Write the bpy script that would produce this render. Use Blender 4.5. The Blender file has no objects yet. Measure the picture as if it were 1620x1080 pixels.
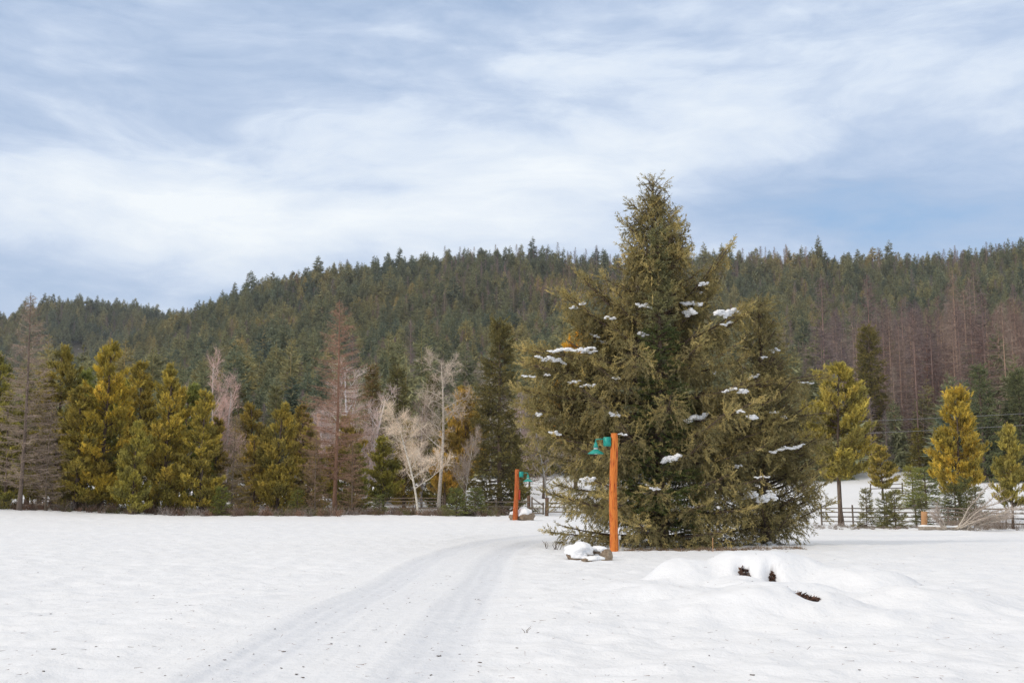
import bpy, math, random
import numpy as np
from mathutils import Vector, Matrix, noise as mnoise

S = bpy.context.scene
RAD = math.radians
# ------------------------------------------------------------------ camera, world, sun, exposure
TH = RAD(8.0); CT, ST = math.cos(TH), math.sin(TH); F = 1800.0; CH = 1.5
cam_d = bpy.data.cameras.new('camera'); cam = bpy.data.objects.new('camera', cam_d)
S.collection.objects.link(cam); S.camera = cam
cam.location = (0, 0, CH); cam.rotation_euler = (RAD(90) + TH, 0, 0)
cam_d.sensor_width = 36; cam_d.lens = 36 * F / 1620; cam_d.clip_start = 0.1; cam_d.clip_end = 8000

SUN_EL, SUN_AZ = RAD(31), RAD(-122)          # azimuth from +Y towards +X: behind the camera, to the left
world = bpy.data.worlds.new('World'); S.world = world; world.use_nodes = True
nt = world.node_tree; nt.nodes.clear(); N = nt.nodes.new; L = nt.links.new

def mth(tree, op, a, b=None, c=None, clamp=False):
    n = tree.nodes.new('ShaderNodeMath'); n.operation = op; n.use_clamp = clamp
    for i, x in enumerate((a, b, c)):
        if x is None: continue
        if isinstance(x, (int, float)): n.inputs[i].default_value = x
        else: tree.links.new(x, n.inputs[i])
    return n.outputs[0]

def vmth(tree, op, a, b=None):
    n = tree.nodes.new('ShaderNodeVectorMath'); n.operation = op
    for i, x in enumerate((a, b)):
        if x is None: continue
        if isinstance(x, (tuple, list)): n.inputs[i].default_value = x
        else: tree.links.new(x, n.inputs[i])
    return n

def mixc(tree, fac, a, b, mode='MIX'):
    n = tree.nodes.new('ShaderNodeMix'); n.data_type = 'RGBA'; n.blend_type = mode
    for i, x in ((0, fac), (6, a), (7, b)):
        if isinstance(x, (int, float)): n.inputs[i].default_value = x
        elif isinstance(x, (tuple, list)): n.inputs[i].default_value = (*x[:3], 1)
        else: tree.links.new(x, n.inputs[i])
    return n.outputs[2]

def ramp(tree, fac, stops):
    n = tree.nodes.new('ShaderNodeValToRGB'); tree.links.new(fac, n.inputs[0])
    el = n.color_ramp.elements
    while len(el) < len(stops): el.new(0.5)
    for e, (p, c) in zip(el, stops):
        e.position = p; e.color = (*c, 1) if len(c) == 3 else c
    return n.outputs[0]

def nz(tree, vec, scale, detail=4, rough=0.5, dist=0.0):
    n = tree.nodes.new('ShaderNodeTexNoise'); n.inputs['Scale'].default_value = scale
    n.inputs['Detail'].default_value = detail; n.inputs['Roughness'].default_value = rough
    n.inputs['Distortion'].default_value = dist
    if vec is not None: tree.links.new(vec, n.inputs['Vector'])
    return n.outputs[0]

def pixdir(u, v):
    a, b = (u - 810) / F, (540 - v) / F
    return np.array([a, CT - ST * b, ST + CT * b])

SKY = N('ShaderNodeTexSky'); SKY.sky_type = 'NISHITA'; SKY.sun_disc = False
SKY.sun_elevation = SUN_EL; SKY.sun_rotation = SUN_AZ; SKY.altitude = 900
tc = N('ShaderNodeTexCoord'); D = tc.outputs['Generated']
st = vmth(nt, 'MULTIPLY', D, (1.0, 1.0, 3.6)).outputs[0]
warp = N('ShaderNodeTexNoise'); warp.inputs['Scale'].default_value = 3.0; warp.inputs['Detail'].default_value = 3; L(st, warp.inputs['Vector'])
wv = vmth(nt, 'SUBTRACT', warp.outputs['Color'], (0.5, 0.5, 0.5)).outputs[0]
wv = vmth(nt, 'MULTIPLY', wv, (0.22, 0.22, 0.3)).outputs[0]
st2 = vmth(nt, 'ADD', st, wv).outputs[0]
n1 = nz(nt, st2, 5.0, 10, 0.56)
n2 = nz(nt, st2, 1.3, 4, 0.5)
cl = mth(nt, 'ADD', mth(nt, 'MULTIPLY', n1, 0.72), mth(nt, 'MULTIPLY', n2, 0.12))
n3 = nz(nt, vmth(nt, 'MULTIPLY', st2, (1.0, 1.0, 0.85)).outputs[0], 15.0, 8, 0.6)
cl = mth(nt, 'ADD', cl, mth(nt, 'MULTIPLY', mth(nt, 'SUBTRACT', n3, 0.5), 0.42))
cl = mth(nt, 'SUBTRACT', cl, 0.075)
# broad cloud banks: (direction through which the bank lies, half widths, strength)
BANKS = [((440, 280), (.20, .042), .62), ((170, 350), (.20, .035), .34), ((900, 262), (.15, .045), .36),
         ((640, 375), (.30, .03), .24), ((1080, 210), (.11, .03), .20), ((1560, 110), (.12, .03), .20), ((860, 105), (.05, .02), .24),
         ((600, 305), (.10, .024), -.40), ((60, 215), (.17, .05), -.26), ((640, 80), (.28, .05), -.03), ((1000, 60), (.2, .05), .06),
         ((1420, 325), (.24, .045), -.36), ((1080, 330), (.10, .03), -.20), ((760, 180), (.12, .03), -.16), ((60, 30), (.15, .04), -.12)]
for (u, v), (sa, se), amp in BANKS:
    d = pixdir(u, v); d /= np.linalg.norm(d)
    c = (d[0], d[1], d[2] * 3.6)
    q = vmth(nt, 'MULTIPLY', vmth(nt, 'SUBTRACT', st2, c).outputs[0], (1 / sa, 0.8 / sa, 1 / (se * 3.6)))
    ln = vmth(nt, 'LENGTH', q.outputs[0]).outputs['Value']
    g = mth(nt, 'EXPONENT', mth(nt, 'MULTIPLY', mth(nt, 'POWER', ln, 2.0), -0.9))
    cl = mth(nt, 'ADD', cl, mth(nt, 'MULTIPLY', g, amp * 0.66))
SK = 1.02
cloud = ramp(nt, cl, [(0.0, (.34, .535, .82)), (0.2, (.475, .61, .835)), (0.36, (.57, .68, .865)), (0.54, (.71, .795, .915)), (0.80, (.90, .95, .99))])
cloud = vmth(nt, 'SCALE', cloud); cloud.inputs['Scale'].default_value = 10 * SK; cloud = cloud.outputs[0]
cover = mth(nt, 'MULTIPLY_ADD', cl, 0.9, 0.55, clamp=True)
skyc = mixc(nt, mth(nt, 'MAXIMUM', cover, 0.72), SKY.outputs[0], cloud)
# overcast cloud deck is brighter overhead than near the horizon
sep = N('ShaderNodeSeparateXYZ'); L(D, sep.inputs[0])
up = mth(nt, 'MULTIPLY_ADD', mth(nt, 'MAXIMUM', mth(nt, 'SUBTRACT', sep.outputs[2], 0.42), 0.0), 0.9, 1.0)
skyc = mixc(nt, mth(nt, 'MULTIPLY', mth(nt, 'SUBTRACT', sep.outputs[2], 0.42, clamp=True), 3.0, clamp=True), skyc, (6.4, 6.1, 5.7))  # unseen overhead cloud whitened and warmed so its light keeps the snow neutral
sc = vmth(nt, 'SCALE', skyc); L(up, sc.inputs['Scale'])
bg = N('ShaderNodeBackground'); bg.inputs['Strength'].default_value = 0.1; L(sc.outputs[0], bg.inputs[0])
wo = N('ShaderNodeOutputWorld'); L(bg.outputs[0], wo.inputs[0])

sd = bpy.data.lights.new('sun', 'SUN'); sd.energy = 1.5; sd.angle = RAD(14); sd.color = (1.0, .905, .79)
sun = bpy.data.objects.new('sun', sd); S.collection.objects.link(sun)
sdir = Vector((math.sin(SUN_AZ) * math.cos(SUN_EL), math.cos(SUN_AZ) * math.cos(SUN_EL), math.sin(SUN_EL)))
sun.rotation_euler = sdir.to_track_quat('Z', 'Y').to_euler(); sun.location = (0, 0, 50)
S.view_settings.view_transform = 'Standard'; S.view_settings.look = 'None'
S.view_settings.exposure = 0.07; S.view_settings.gamma = 1; S.view_settings.use_curve_mapping = False
S.render.engine = 'CYCLES'
S.cycles.max_bounces = 5; S.cycles.diffuse_bounces = 3; S.cycles.glossy_bounces = 2; S.cycles.transmission_bounces = 3
S.cycles.volume_bounces = 0; S.cycles.use_denoising = True; S.cycles.denoising_prefilter = 'NONE'; S.cycles.use_adaptive_sampling = False

# ------------------------------------------------------------------ numpy noise and terrain
def _h(ix, iy, seed):
    n = (ix.astype(np.int64) * 374761393 + iy.astype(np.int64) * 668265263 + seed * 1274126177) & 0xffffffff
    n = ((n ^ (n >> 13)) * 1274126177) & 0xffffffff
    return ((n ^ (n >> 16)) & 0xffff) / 65535.0 * 2 * np.pi

def perlin(x, y, seed=0):
    x = np.asarray(x, float); y = np.asarray(y, float)
    ix, iy = np.floor(x), np.floor(y); fx, fy = x - ix, y - iy
    u = fx ** 3 * (fx * (fx * 6 - 15) + 10); w = fy ** 3 * (fy * (fy * 6 - 15) + 10)
    def g(a, b):
        t = _h(ix + a, iy + b, seed); return np.cos(t) * (fx - a) + np.sin(t) * (fy - b)
    return ((g(0, 0) * (1 - u) + g(1, 0) * u) * (1 - w) + (g(0, 1) * (1 - u) + g(1, 1) * u) * w) * 1.4

def ss(a, b, x):
    t = np.clip((np.asarray(x, float) - a) / (b - a), 0, 1); return t * t * (3 - 2 * t)

def W(u, v, Y):
    d = pixdir(u, v); return np.array([0, 0, CH]) + d * (Y / d[1])

def flat(u, v, z=0.0):
    d = pixdir(u, v); return (np.array([0, 0, CH]) + d * ((z - CH) / d[2]))[:2]

def elev(px, v):
    b = (540 - v) / F; a = (px - 810) / F; y = CT - ST * b
    return (ST + CT * b) / np.sqrt(a * a + y * y)

FR = np.array([(-2500, 620), (-900, 690), (-300, 680), (0, 644), (100, 625), (180, 585), (240, 545), (330, 504), (430, 475), (520, 457), (620, 443), (750, 426),
               (850, 427), (960, 434), (1100, 441), (1240, 431), (1400, 438), (1500, 430), (1620, 418), (2200, 380), (3200, 470), (5000, 560)], float)
BR = np.array([(-3000, 610), (-900, 560), (-300, 530), (0, 522), (60, 501), (120, 497), (190, 502), (250, 517), (300, 530), (400, 545), (600, 550), (1000, 560), (4000, 560)], float)
TRK = [flat(u, v) for u, v in ((400, 1180), (492, 1080), (555, 1030), (612, 985), (664, 942), (706, 906), (736, 881), (766, 865), (820, 854), (900, 847), (1010, 842), (1180, 839), (1500, 838))]
TRK = np.array(TRK)
_t = [TRK]
for _ in range(3):
    p = _t[-1]; q = np.empty((2 * len(p) - 2, 2)); q[0::2] = p[:-1] * .75 + p[1:] * .25; q[1::2] = p[:-1] * .25 + p[1:] * .75
    _t.append(np.vstack([p[:1], q, p[-1:]]))
TRK = _t[-1]

def track_offset(x, y):
    """signed sideways distance to the track's centre line"""
    sh = x.shape; x = x.ravel(); y = y.ravel(); best = np.full(x.shape, 1e9); sg = np.zeros(x.shape)
    m = (y < 75) & (y > 2) & (np.abs(x) < 60); xm, ym = x[m], y[m]
    b = np.full(xm.shape, 1e9); s = np.zeros(xm.shape)
    for p, q in zip(TRK[:-1], TRK[1:]):
        d = q - p; l2 = d @ d
        if l2 < 1e-9: continue
        t = np.clip(((xm - p[0]) * d[0] + (ym - p[1]) * d[1]) / l2, 0, 1)
        ex, ey = xm - p[0] - t * d[0], ym - p[1] - t * d[1]; r = np.hypot(ex, ey); k = r < b
        b[k] = r[k]; s[k] = np.sign(ex * d[1] - ey * d[0])[k]
    best[m] = b; sg[m] = s
    return (best * np.where(sg == 0, 1, sg)).reshape(sh)

MOUND = [(4.45, 20.4, .62, 1.35, 1.0), (3.0, 20.2, .44, .60, .9), (3.4, 15.4, .33, 1.2, .85), (4.0, 17.2, .29, 1.1, .55), (5.9, 19.4, .38, .85, 1.0),
         (5.9, 16.6, .26, 1.0, 1.0), (2.3, 16.8, .24, .95, .8), (4.5, 14.3, .10, .6, .5), (6.6, 17.9, .19, .9, .9), (2.1, 18.8, .15, .8, .8), (3.7, 18.6, .26, .5, .9)]
HOLES = []
def H(x, y, fine=True):
    x = np.asarray(x, float); y = np.asarray(y, float)
    r = np.hypot(x, y) + 1e-6; ang = np.clip(np.arctan2(x, y), -1.25, 1.25)
    px = 810 + F * np.tan(ang) / 1.0
    z = .45 * ss(40, 85, y) + .5 * ss(-17, -38, x) * ss(40, 84, y)
    z = z - (.62 * ss(1, 17, x)) * ss(28, 75, y)
    z = z + 4.1 * ss(90, 165, r) * ss(-20, 60, y)
    zz = z
    def hillz(tab, R, r0, pw):
        q = np.interp(px, tab[:, 0], tab[:, 1]); e = elev(px, q)
        t = np.clip((r - r0) / (R - r0), 0, 1)
        s = t ** pw * (1 - .12 * np.sin(np.pi * t))
        k = r * e * s
        k = np.where(r > R, R * e - (r - R) * .16, k)
        return k * (0.2 + 0.8 * ss(-0.6, 0.3, np.cos(np.arctan2(x, y))))
    h1 = hillz(FR, 900, 165, .68); h2 = hillz(BR, 1300, 500, .9)
    hl = np.maximum(h1, h2); hl = np.maximum(hl, -1.5)
    lump = perlin(x / 90, y / 90, 3) * 9 + perlin(x / 38, y / 38, 4) * 3.5
    z = zz + hl + lump * ss(220, 420, r) * ss(1500, 1000, r) * ss(0, 12, hl) * (1 - .6 * ss(800, 900, r) * ss(1000, 900, r))
    m = np.zeros_like(z)
    for cx, cy, h, sx, sy in MOUND:
        d2 = ((x - cx) / sx) ** 2 + ((y - cy) / sy) ** 2
        m = m + (h * np.exp(-.8 * d2 ** 1.4)) ** 4
    m = m ** .25
    z = z + m + ss(.04, .2, m) * (perlin(x * 1.7, y * 1.7, 23) * .045 + perlin(x * 3.9, y * 3.9, 24) * .016)
    # bank of ploughed snow and a hollow under the spruces
    for hx, hy, hr, hd in HOLES: z = z - hd * np.exp(-(((x - hx) / hr) ** 2 + ((y - hy) / (hr * 1.9)) ** 2) ** 1.5)
    if fine:
        near = ss(260, 60, r)
        off = track_offset(x, y); lane = ss(2.3, 1.3, np.abs(off + .25))
        q = 1 - .8 * lane
        sm = 1 - .5 * ss(.05, .25, m)
        w1 = perlin(x * .22, y * .22, 11) * .07 + perlin(x * .09, y * .09, 12) * .10
        a = perlin(x * .9 + 3, y * 1.15, 13); b = perlin(x * 1.9, y * 2.3 + 7, 14); c = perlin(x * 4.1, y * 4.6, 15)
        rip = .075 * (1 - np.abs(a) * 2) * .5 + .036 * b + .011 * c + .020 * np.maximum(perlin(x * 1.3 + 40, y * 1.6, 17), .1)
        z = z + near * (w1 * (1 - .5 * lane) + rip * q * sm)
        rut = np.exp(-((np.abs(off) - .86) / .38) ** 4)
        rid = np.exp(-((np.abs(off) - 1.34) / .16) ** 2) + .5 * np.exp(-((np.abs(off) - .36) / .14) ** 2)
        z = z + near * (-.012 * np.exp(-((off + 2.0) / .3) ** 4) -.020 * rut * (1 + .4 * perlin(x * .5, y * .5, 19)) + .014 * rid + .004 * lane * np.sin(off * 26 + .6 * perlin(x * .3, y * .3, 20) * 6) * rut - .012 * lane + .006 * lane * perlin(off * 9, y * .25, 18))
    return z

def hz(x, y): return float(H(np.array([x]), np.array([y]))[0])
def hit(u, v):
    d = pixdir(u, v); d = d / d[1]; t = np.arange(8, 130, .02)
    P = np.array([0, 0, CH]) + d * t[:, None]; k = np.argmax(P[:, 2] < H(P[:, 0], P[:, 1])); return P[k]

HOLE_PX = [((1178, 901), .15), ((1222, 900), .10), ((1223, 916), .15), ((1278, 930), .20)]
_hp = [hit(*p) for p, _ in HOLE_PX]
HOLES[:] = [(p[0], p[1], r, .16) for p, (_, r) in zip(_hp, HOLE_PX)]

# ------------------------------------------------------------------ helpers: meshes and objects
COL = S.collection
def obj(name, mesh, parent=None, loc=None, label=None, cat=None, group=None, kind=None, rot=None, scale=None, color=None):
    o = bpy.data.objects.new(name, mesh); COL.objects.link(o)
    if parent is not None: o.parent = parent
    if loc is not None: o.location = tuple(float(c) for c in loc)
    if rot is not None: o.rotation_euler = rot
    if scale is not None: o.scale = (scale,) * 3 if isinstance(scale, (int, float)) else scale
    if label: o['label'] = label
    if cat: o['category'] = cat
    if group: o['group'] = group
    if kind: o['kind'] = kind
    if color is not None: o.color = (*color, 1)
    return o

def nrm(a): return a / (np.linalg.norm(a, axis=-1, keepdims=True) + 1e-9)

class Geo:
    def __init__(s): s.V, s.F, s.C, s.M, s.n = [], [], [], [], 0
    def add(s, V, Fc, C=(1, 1, 1), mi=0):
        V = np.asarray(V, np.float32).reshape(-1, 3); Fc = np.asarray(Fc, np.int64).reshape(-1, 3)
        C = np.asarray(C, np.float32)
        if C.ndim == 1: C = np.tile(C, (len(V), 1))
        s.V.append(V); s.F.append(Fc + s.n); s.C.append(C); s.M.append(np.full(len(Fc), mi)); s.n += len(V)
    def mesh(s, name, mats, smooth=False):
        V = np.vstack(s.V); Fc = np.vstack(s.F); C = np.vstack(s.C); M = np.concatenate(s.M)
        me = bpy.data.meshes.new(name)
        me.vertices.add(len(V)); me.vertices.foreach_set('co', V.ravel())
        me.loops.add(len(Fc) * 3); me.loops.foreach_set('vertex_index', Fc.ravel().astype(np.int32))
        me.polygons.add(len(Fc)); me.polygons.foreach_set('loop_start', np.arange(0, len(Fc) * 3, 3, dtype=np.int32))
        me.polygons.foreach_set('loop_total', np.full(len(Fc), 3, np.int32))
        me.polygons.foreach_set('material_index', M.astype(np.int32))
        if smooth: me.polygons.foreach_set('use_smooth', np.ones(len(Fc), bool))
        at = me.color_attributes.new('Col', 'FLOAT_COLOR', 'POINT')
        at.data.foreach_set('color', np.hstack([C, np.ones((len(C), 1), np.float32)]).ravel())
        for m in (mats if isinstance(mats, (list, tuple)) else [mats]): me.materials.append(m)
        me.update()
        return me
    def tris(s): return sum(len(f) for f in s.F)

def tube(G, pts, rad, sides=6, col=(1, 1, 1), cap=True, mi=0, wob=0.0, rng=None):
    pts = np.asarray(pts, float); n = len(pts); rad = np.broadcast_to(np.asarray(rad, float), (n,))
    tg = nrm(np.gradient(pts, axis=0)); ref = np.array([0, 0, 1.0]) if abs(tg[0][2]) < .8 else np.array([1.0, 0, 0])
    a = nrm(np.cross(tg, ref)); b = np.cross(tg, a)
    th = np.arange(sides) * 2 * np.pi / sides
    R = rad[:, None] * np.ones(sides)
    if wob and rng is not None: R = R * (1 + wob * rng.normal(size=R.shape))
    V = pts[:, None] + R[..., None] * (np.cos(th)[None, :, None] * a[:, None] + np.sin(th)[None, :, None] * b[:, None])
    V = V.reshape(-1, 3); Fc = []
    i, j = np.meshgrid(np.arange(n - 1), np.arange(sides), indexing='ij'); j2 = (j + 1) % sides
    q = [i * sides + j, i * sides + j2, (i + 1) * sides + j2, (i + 1) * sides + j]
    Fc = np.concatenate([np.stack([q[0], q[1], q[2]], -1).reshape(-1, 3), np.stack([q[0], q[2], q[3]], -1).reshape(-1, 3)])
    if cap:
        V = np.vstack([V, pts[0], pts[-1]]); k = n * sides
        Fc = np.vstack([Fc, [[k, (t + 1) % sides, t] for t in range(sides)], [[k + 1, (n - 1) * sides + t, (n - 1) * sides + (t + 1) % sides] for t in range(sides)]])
    G.add(V, Fc, col, mi)

def sticks(G, p0, p1, r0, r1, col=(1, 1, 1), mi=0, sides=3):
    p0, p1 = np.asarray(p0, float), np.asarray(p1, float); n = len(p0)
    if n == 0: return
    d = nrm(p1 - p0); ref = np.where(np.abs(d[:, 2:]) < .8, [[0, 0, 1.0]], [[1.0, 0, 0]]); a = nrm(np.cross(d, ref)); b = np.cross(d, a)
    th = np.arange(sides) * 2 * np.pi / sides; r0 = np.broadcast_to(r0, (n,)); r1 = np.broadcast_to(r1, (n,))
    ring = np.cos(th)[None, :, None] * a[:, None] + np.sin(th)[None, :, None] * b[:, None]
    V = np.concatenate([p0[:, None] + ring * r0[:, None, None], p1[:, None] + ring * r1[:, None, None]], 1).reshape(-1, 3)
    f = []
    for t in range(sides):
        u = (t + 1) % sides; f += [[t, u, sides + u], [t, sides + u, sides + t]]
    f = np.array(f); Fc = (f[None] + (np.arange(n) * 2 * sides)[:, None, None]).reshape(-1, 3)
    c = np.asarray(col, float)
    if c.ndim == 2: c = np.repeat(c, 2 * sides, 0)
    G.add(V, Fc, c, mi)

def slivers(G, p0, p1, w, rng, col=(1, 1, 1), mi=0):
    p0, p1 = np.asarray(p0, float), np.asarray(p1, float); n = len(p0)
    if n == 0: return
    d = nrm(p1 - p0); s = nrm(np.cross(d, rng.normal(size=(n, 3)))) * (np.broadcast_to(w, (n,))[:, None] * .5)
    V = np.stack([p0 - s, p0 + s, p1], 1).reshape(-1, 3); Fc = np.arange(3 * n).reshape(-1, 3)
    c = np.asarray(col, float)
    if c.ndim == 2: c = np.repeat(c, 3, 0)
    G.add(V, Fc, c, mi)

def bake(G, T, pos, X, up, s, col, mi=0):
    """copies of a small template (vertices, faces, brightness) at many places"""
    tv, tf, tb = T; n = len(pos)
    if n == 0: return
    X = nrm(X); Z = up - X * np.sum(up * X, -1, keepdims=True); Z = nrm(Z); Y = np.cross(Z, X)
    s = np.broadcast_to(s, (n,))
    V = pos[:, None] + s[:, None, None] * (tv[None, :, 0:1] * X[:, None] + tv[None, :, 1:2] * Y[:, None] + tv[None, :, 2:3] * Z[:, None])
    Fc = (tf[None] + (np.arange(n) * len(tv))[:, None, None]).reshape(-1, 3)
    C = col[:, None] * tb[None, :, None]
    G.add(V.reshape(-1, 3), Fc, C.reshape(-1, 3), mi)

def blades(shoots, rng, length, width, ang=50, flatten=1.0, tip=1.25):
    """needles as narrow triangles along shoots [(p0, p1, count)]"""
    V, Fc, B = [], [], []
    for p0, p1, k in shoots:
        p0, p1 = np.array(p0, float), np.array(p1, float); d = nrm(p1 - p0)
        a = nrm(np.cross(d, [0, 0, 1.0] if abs(d[2]) < .9 else [1.0, 0, 0])); b = np.cross(d, a)
        for i in range(k):
            t = (i + .5) / k; ph = i * 2.4 + rng.uniform(0, 1); o = a * math.cos(ph) + b * math.sin(ph) * flatten; o = nrm(o)
            e = nrm(d * math.cos(RAD(ang)) + o * math.sin(RAD(ang))); w = nrm(np.cross(e, rng.normal(size=3))) * width / 2
            q = p0 + (p1 - p0) * t; n = len(V)
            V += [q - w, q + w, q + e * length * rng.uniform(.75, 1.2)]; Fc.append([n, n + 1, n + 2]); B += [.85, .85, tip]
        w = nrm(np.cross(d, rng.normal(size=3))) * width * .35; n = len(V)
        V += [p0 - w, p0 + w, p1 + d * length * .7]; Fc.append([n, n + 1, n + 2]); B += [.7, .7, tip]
    return np.array(V), np.array(Fc), np.array(B)

_r = np.random.default_rng(5)
def spray_tmpl(nm, ns, pairs, length, width, rng):
    sh = [((0, 0, 0), (1, 0, 0), nm)]
    for i in range(pairs):
        x = .15 + .5 * i / max(1, pairs - 1); l = .34 * (1 - .5 * x)
        for sg in (-1, 1): sh.append(((x, 0, 0), (x + l * .75, sg * l * .7, rng.uniform(-.08, .08)), ns))
    return blades(sh, rng, length, width)
T_SPRAY = [spray_tmpl(15, 3, 2, .145, .070, _r) for _ in range(4)]
T_SPRAY_MID = [spray_tmpl(8, 2, 2, .26, .10, _r) for _ in range(3)]
T_FAN = [blades([((0, 0, 0), (.9, 0, 0), 6)], _r, .55, .20, 48, .35) for _ in range(3)]
def tuft_tmpl(k, rng):
    V, Fc, B = [], [], []
    for i in range(k):
        d = rng.normal(size=3); d[0] = abs(d[0]) * .9 + .15; d = nrm(d); w = nrm(np.cross(d, rng.normal(size=3))) * .11
        p = np.array([-.25 + .5 * rng.uniform(), 0, 0]); n = len(V)
        V += [p - w, p + w, p + d * rng.uniform(.75, 1.05)]; Fc.append([n, n + 1, n + 2]); B += [.75, .75, 1.15]
    return np.array(V), np.array(Fc), np.array(B)
T_TUFT = [blades([((-.5, 0, 0), (.55, 0, 0), 13)], _r, .50, .17, 42, 1.0, 1.2) for _ in range(4)]

# ------------------------------------------------------------------ materials
def mat(name, build):
    m = bpy.data.materials.new(name); m.use_nodes = True; t = m.node_tree; t.nodes.clear()
    o = t.nodes.new('ShaderNodeOutputMaterial'); p = t.nodes.new('ShaderNodeBsdfPrincipled'); t.links.new(p.outputs[0], o.inputs[0])
    build(t, p); return m
def setp(t, p, **k):
    for n, v in k.items():
        i = p.inputs[n.replace('_', ' ')]
        if isinstance(v, (int, float)): i.default_value = v
        elif isinstance(v, tuple): i.default_value = (*v, 1)
        else: t.links.new(v, i)
def attr(t, name='Col', kind='GEOMETRY'):
    n = t.nodes.new('ShaderNodeAttribute'); n.attribute_name = name; n.attribute_type = kind; return n
def objco(t): return t.nodes.new('ShaderNodeTexCoord').outputs['Object']
def worldco(t): return t.nodes.new('ShaderNodeNewGeometry').outputs['Position']
def bump(t, h, dist, strength=1.0):
    n = t.nodes.new('ShaderNodeBump'); n.inputs['Distance'].default_value = dist; n.inputs['Strength'].default_value = strength
    t.links.new(h, n.inputs['Height']); return n.outputs[0]

def through(t, p, c, f):
    o = [n for n in t.nodes if n.type == 'OUTPUT_MATERIAL'][0]; tr = t.nodes.new('ShaderNodeBsdfTranslucent'); mx = t.nodes.new('ShaderNodeMixShader'); mx.inputs[0].default_value = f
    t.links.new(c, tr.inputs[0]); t.links.new(p.outputs[0], mx.inputs[1]); t.links.new(tr.outputs[0], mx.inputs[2]); t.links.new(mx.outputs[0], o.inputs[0])
def m_leaf(trans=0.0):
    def b(t, p):
        oi = t.nodes.new('ShaderNodeObjectInfo')
        c = mixc(t, 1.0, attr(t).outputs[0], oi.outputs['Color'], 'MULTIPLY')
        n = nz(t, worldco(t), 1.7, 3)
        c = mixc(t, 1.0, c, ramp(t, n, [(.3, (.78, .80, .80)), (.7, (1.2, 1.16, 1.1))]), 'MULTIPLY')
        setp(t, p, Base_Color=c, Roughness=.62, Specular_IOR_Level=.25); through(t, p, c, .30)
    return b
M_LEAF = mat('needles', m_leaf())
def m_far(cols):
    def b(t, p):
        oi = t.nodes.new('ShaderNodeObjectInfo')
        r = ramp(t, oi.outputs['Random'], cols)
        c = mixc(t, 1.0, attr(t).outputs[0], r, 'MULTIPLY')
        n = nz(t, worldco(t), .012, 2)
        c = mixc(t, 1.0, c, ramp(t, n, [(.35, (.85, .93, 1.0)), (.65, (1.12, 1.04, .9))]), 'MULTIPLY')
        setp(t, p, Base_Color=c, Roughness=.8, Specular_IOR_Level=.15); through(t, p, c, .25)
    return b
M_FAR = mat('far_needles', m_far([(0, (.16, .19, .13)), (.2, (.33, .315, .165)), (.4, (.24, .265, .17)), (.6, (.46, .41, .20)), (.8, (.17, .20, .14)), (.9, (.34, .33, .17)), (1, (.50, .42, .20))]))
M_FARDEAD = mat('far_bare_twigs', m_far([(0, (.20, .155, .155)), (.5, (.27, .20, .185)), (1, (.33, .26, .22))]))
def m_bark(c1, c2, sc=(9, 9, 2)):
    def b(t, p):
        q = vmth(t, 'MULTIPLY', objco(t), sc).outputs[0]; n = nz(t, q, 1.0, 6, .65)
        c = ramp(t, n, [(.35, c1), (.65, c2)]); oi = t.nodes.new('ShaderNodeObjectInfo')
        c = mixc(t, 1.0, mixc(t, 1.0, c, attr(t).outputs[0], 'MULTIPLY'), oi.outputs['Color'], 'MULTIPLY')
        setp(t, p, Base_Color=c, Roughness=.9, Specular_IOR_Level=.1, Normal=bump(t, n, .03))
    return b
M_BARK = mat('brown_bark', m_bark((.07, .048, .035), (.20, .15, .115)))
M_TWIG = mat('bare_twigs', m_bark((.85, .85, .85), (1.1, 1.1, 1.1)))
M_BIRCH = mat('white_bark', m_bark((.30, .27, .23), (.62, .57, .50), (6, 6, 9)))
M_WOODGREY = mat('weathered_wood', m_bark((.11, .088, .07), (.27, .225, .18), (14, 14, 14)))

def b_snow(t, p):
    g = worldco(t); a = attr(t)
    sepn = t.nodes.new('ShaderNodeSeparateColor'); t.links.new(a.outputs[0], sepn.inputs[0])
    n = nz(t, g, .9, 5)
    c = ramp(t, n, [(.3, (.86, .872, .895)), (.7, (.90, .905, .915))])
    c = mixc(t, sepn.outputs[0], c, ramp(t, nz(t, g, 3.5, 5, .6), [(.3, (.745, .765, .805)), (.7, (.825, .84, .87))]))   # packed snow of the track
    sp = nz(t, g, 26, 2, .5)
    spk = ramp(t, sp, [(.765, (0, 0, 0)), (.79, (1, 1, 1))])
    c = mixc(t, mth(t, 'MULTIPLY', spk, sepn.outputs[2]), c, (.30, .25, .20))        # specks of bark and needles
    soil = ramp(t, nz(t, g, 9, 4), [(.3, (.035, .02, .012)), (.7, (.13, .075, .045))])
    c = mixc(t, sepn.outputs[1], c, soil)
    h = mth(t, 'ADD', nz(t, g, 7, 4, .55), mth(t, 'MULTIPLY', nz(t, g, 38, 3, .6), .22))
    setp(t, p, Base_Color=c, Roughness=.55, Specular_IOR_Level=.2, Normal=bump(t, h, .032, .9))
M_SNOW = mat('snow', b_snow)
def b_cap(t, p):
    n = nz(t, objco(t), 14, 4)
    setp(t, p, Base_Color=(.93, .93, .93), Roughness=.6, Specular_IOR_Level=.2, Normal=bump(t, n, .02, .5))
M_CAP = mat('settled_snow', b_cap)
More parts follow.
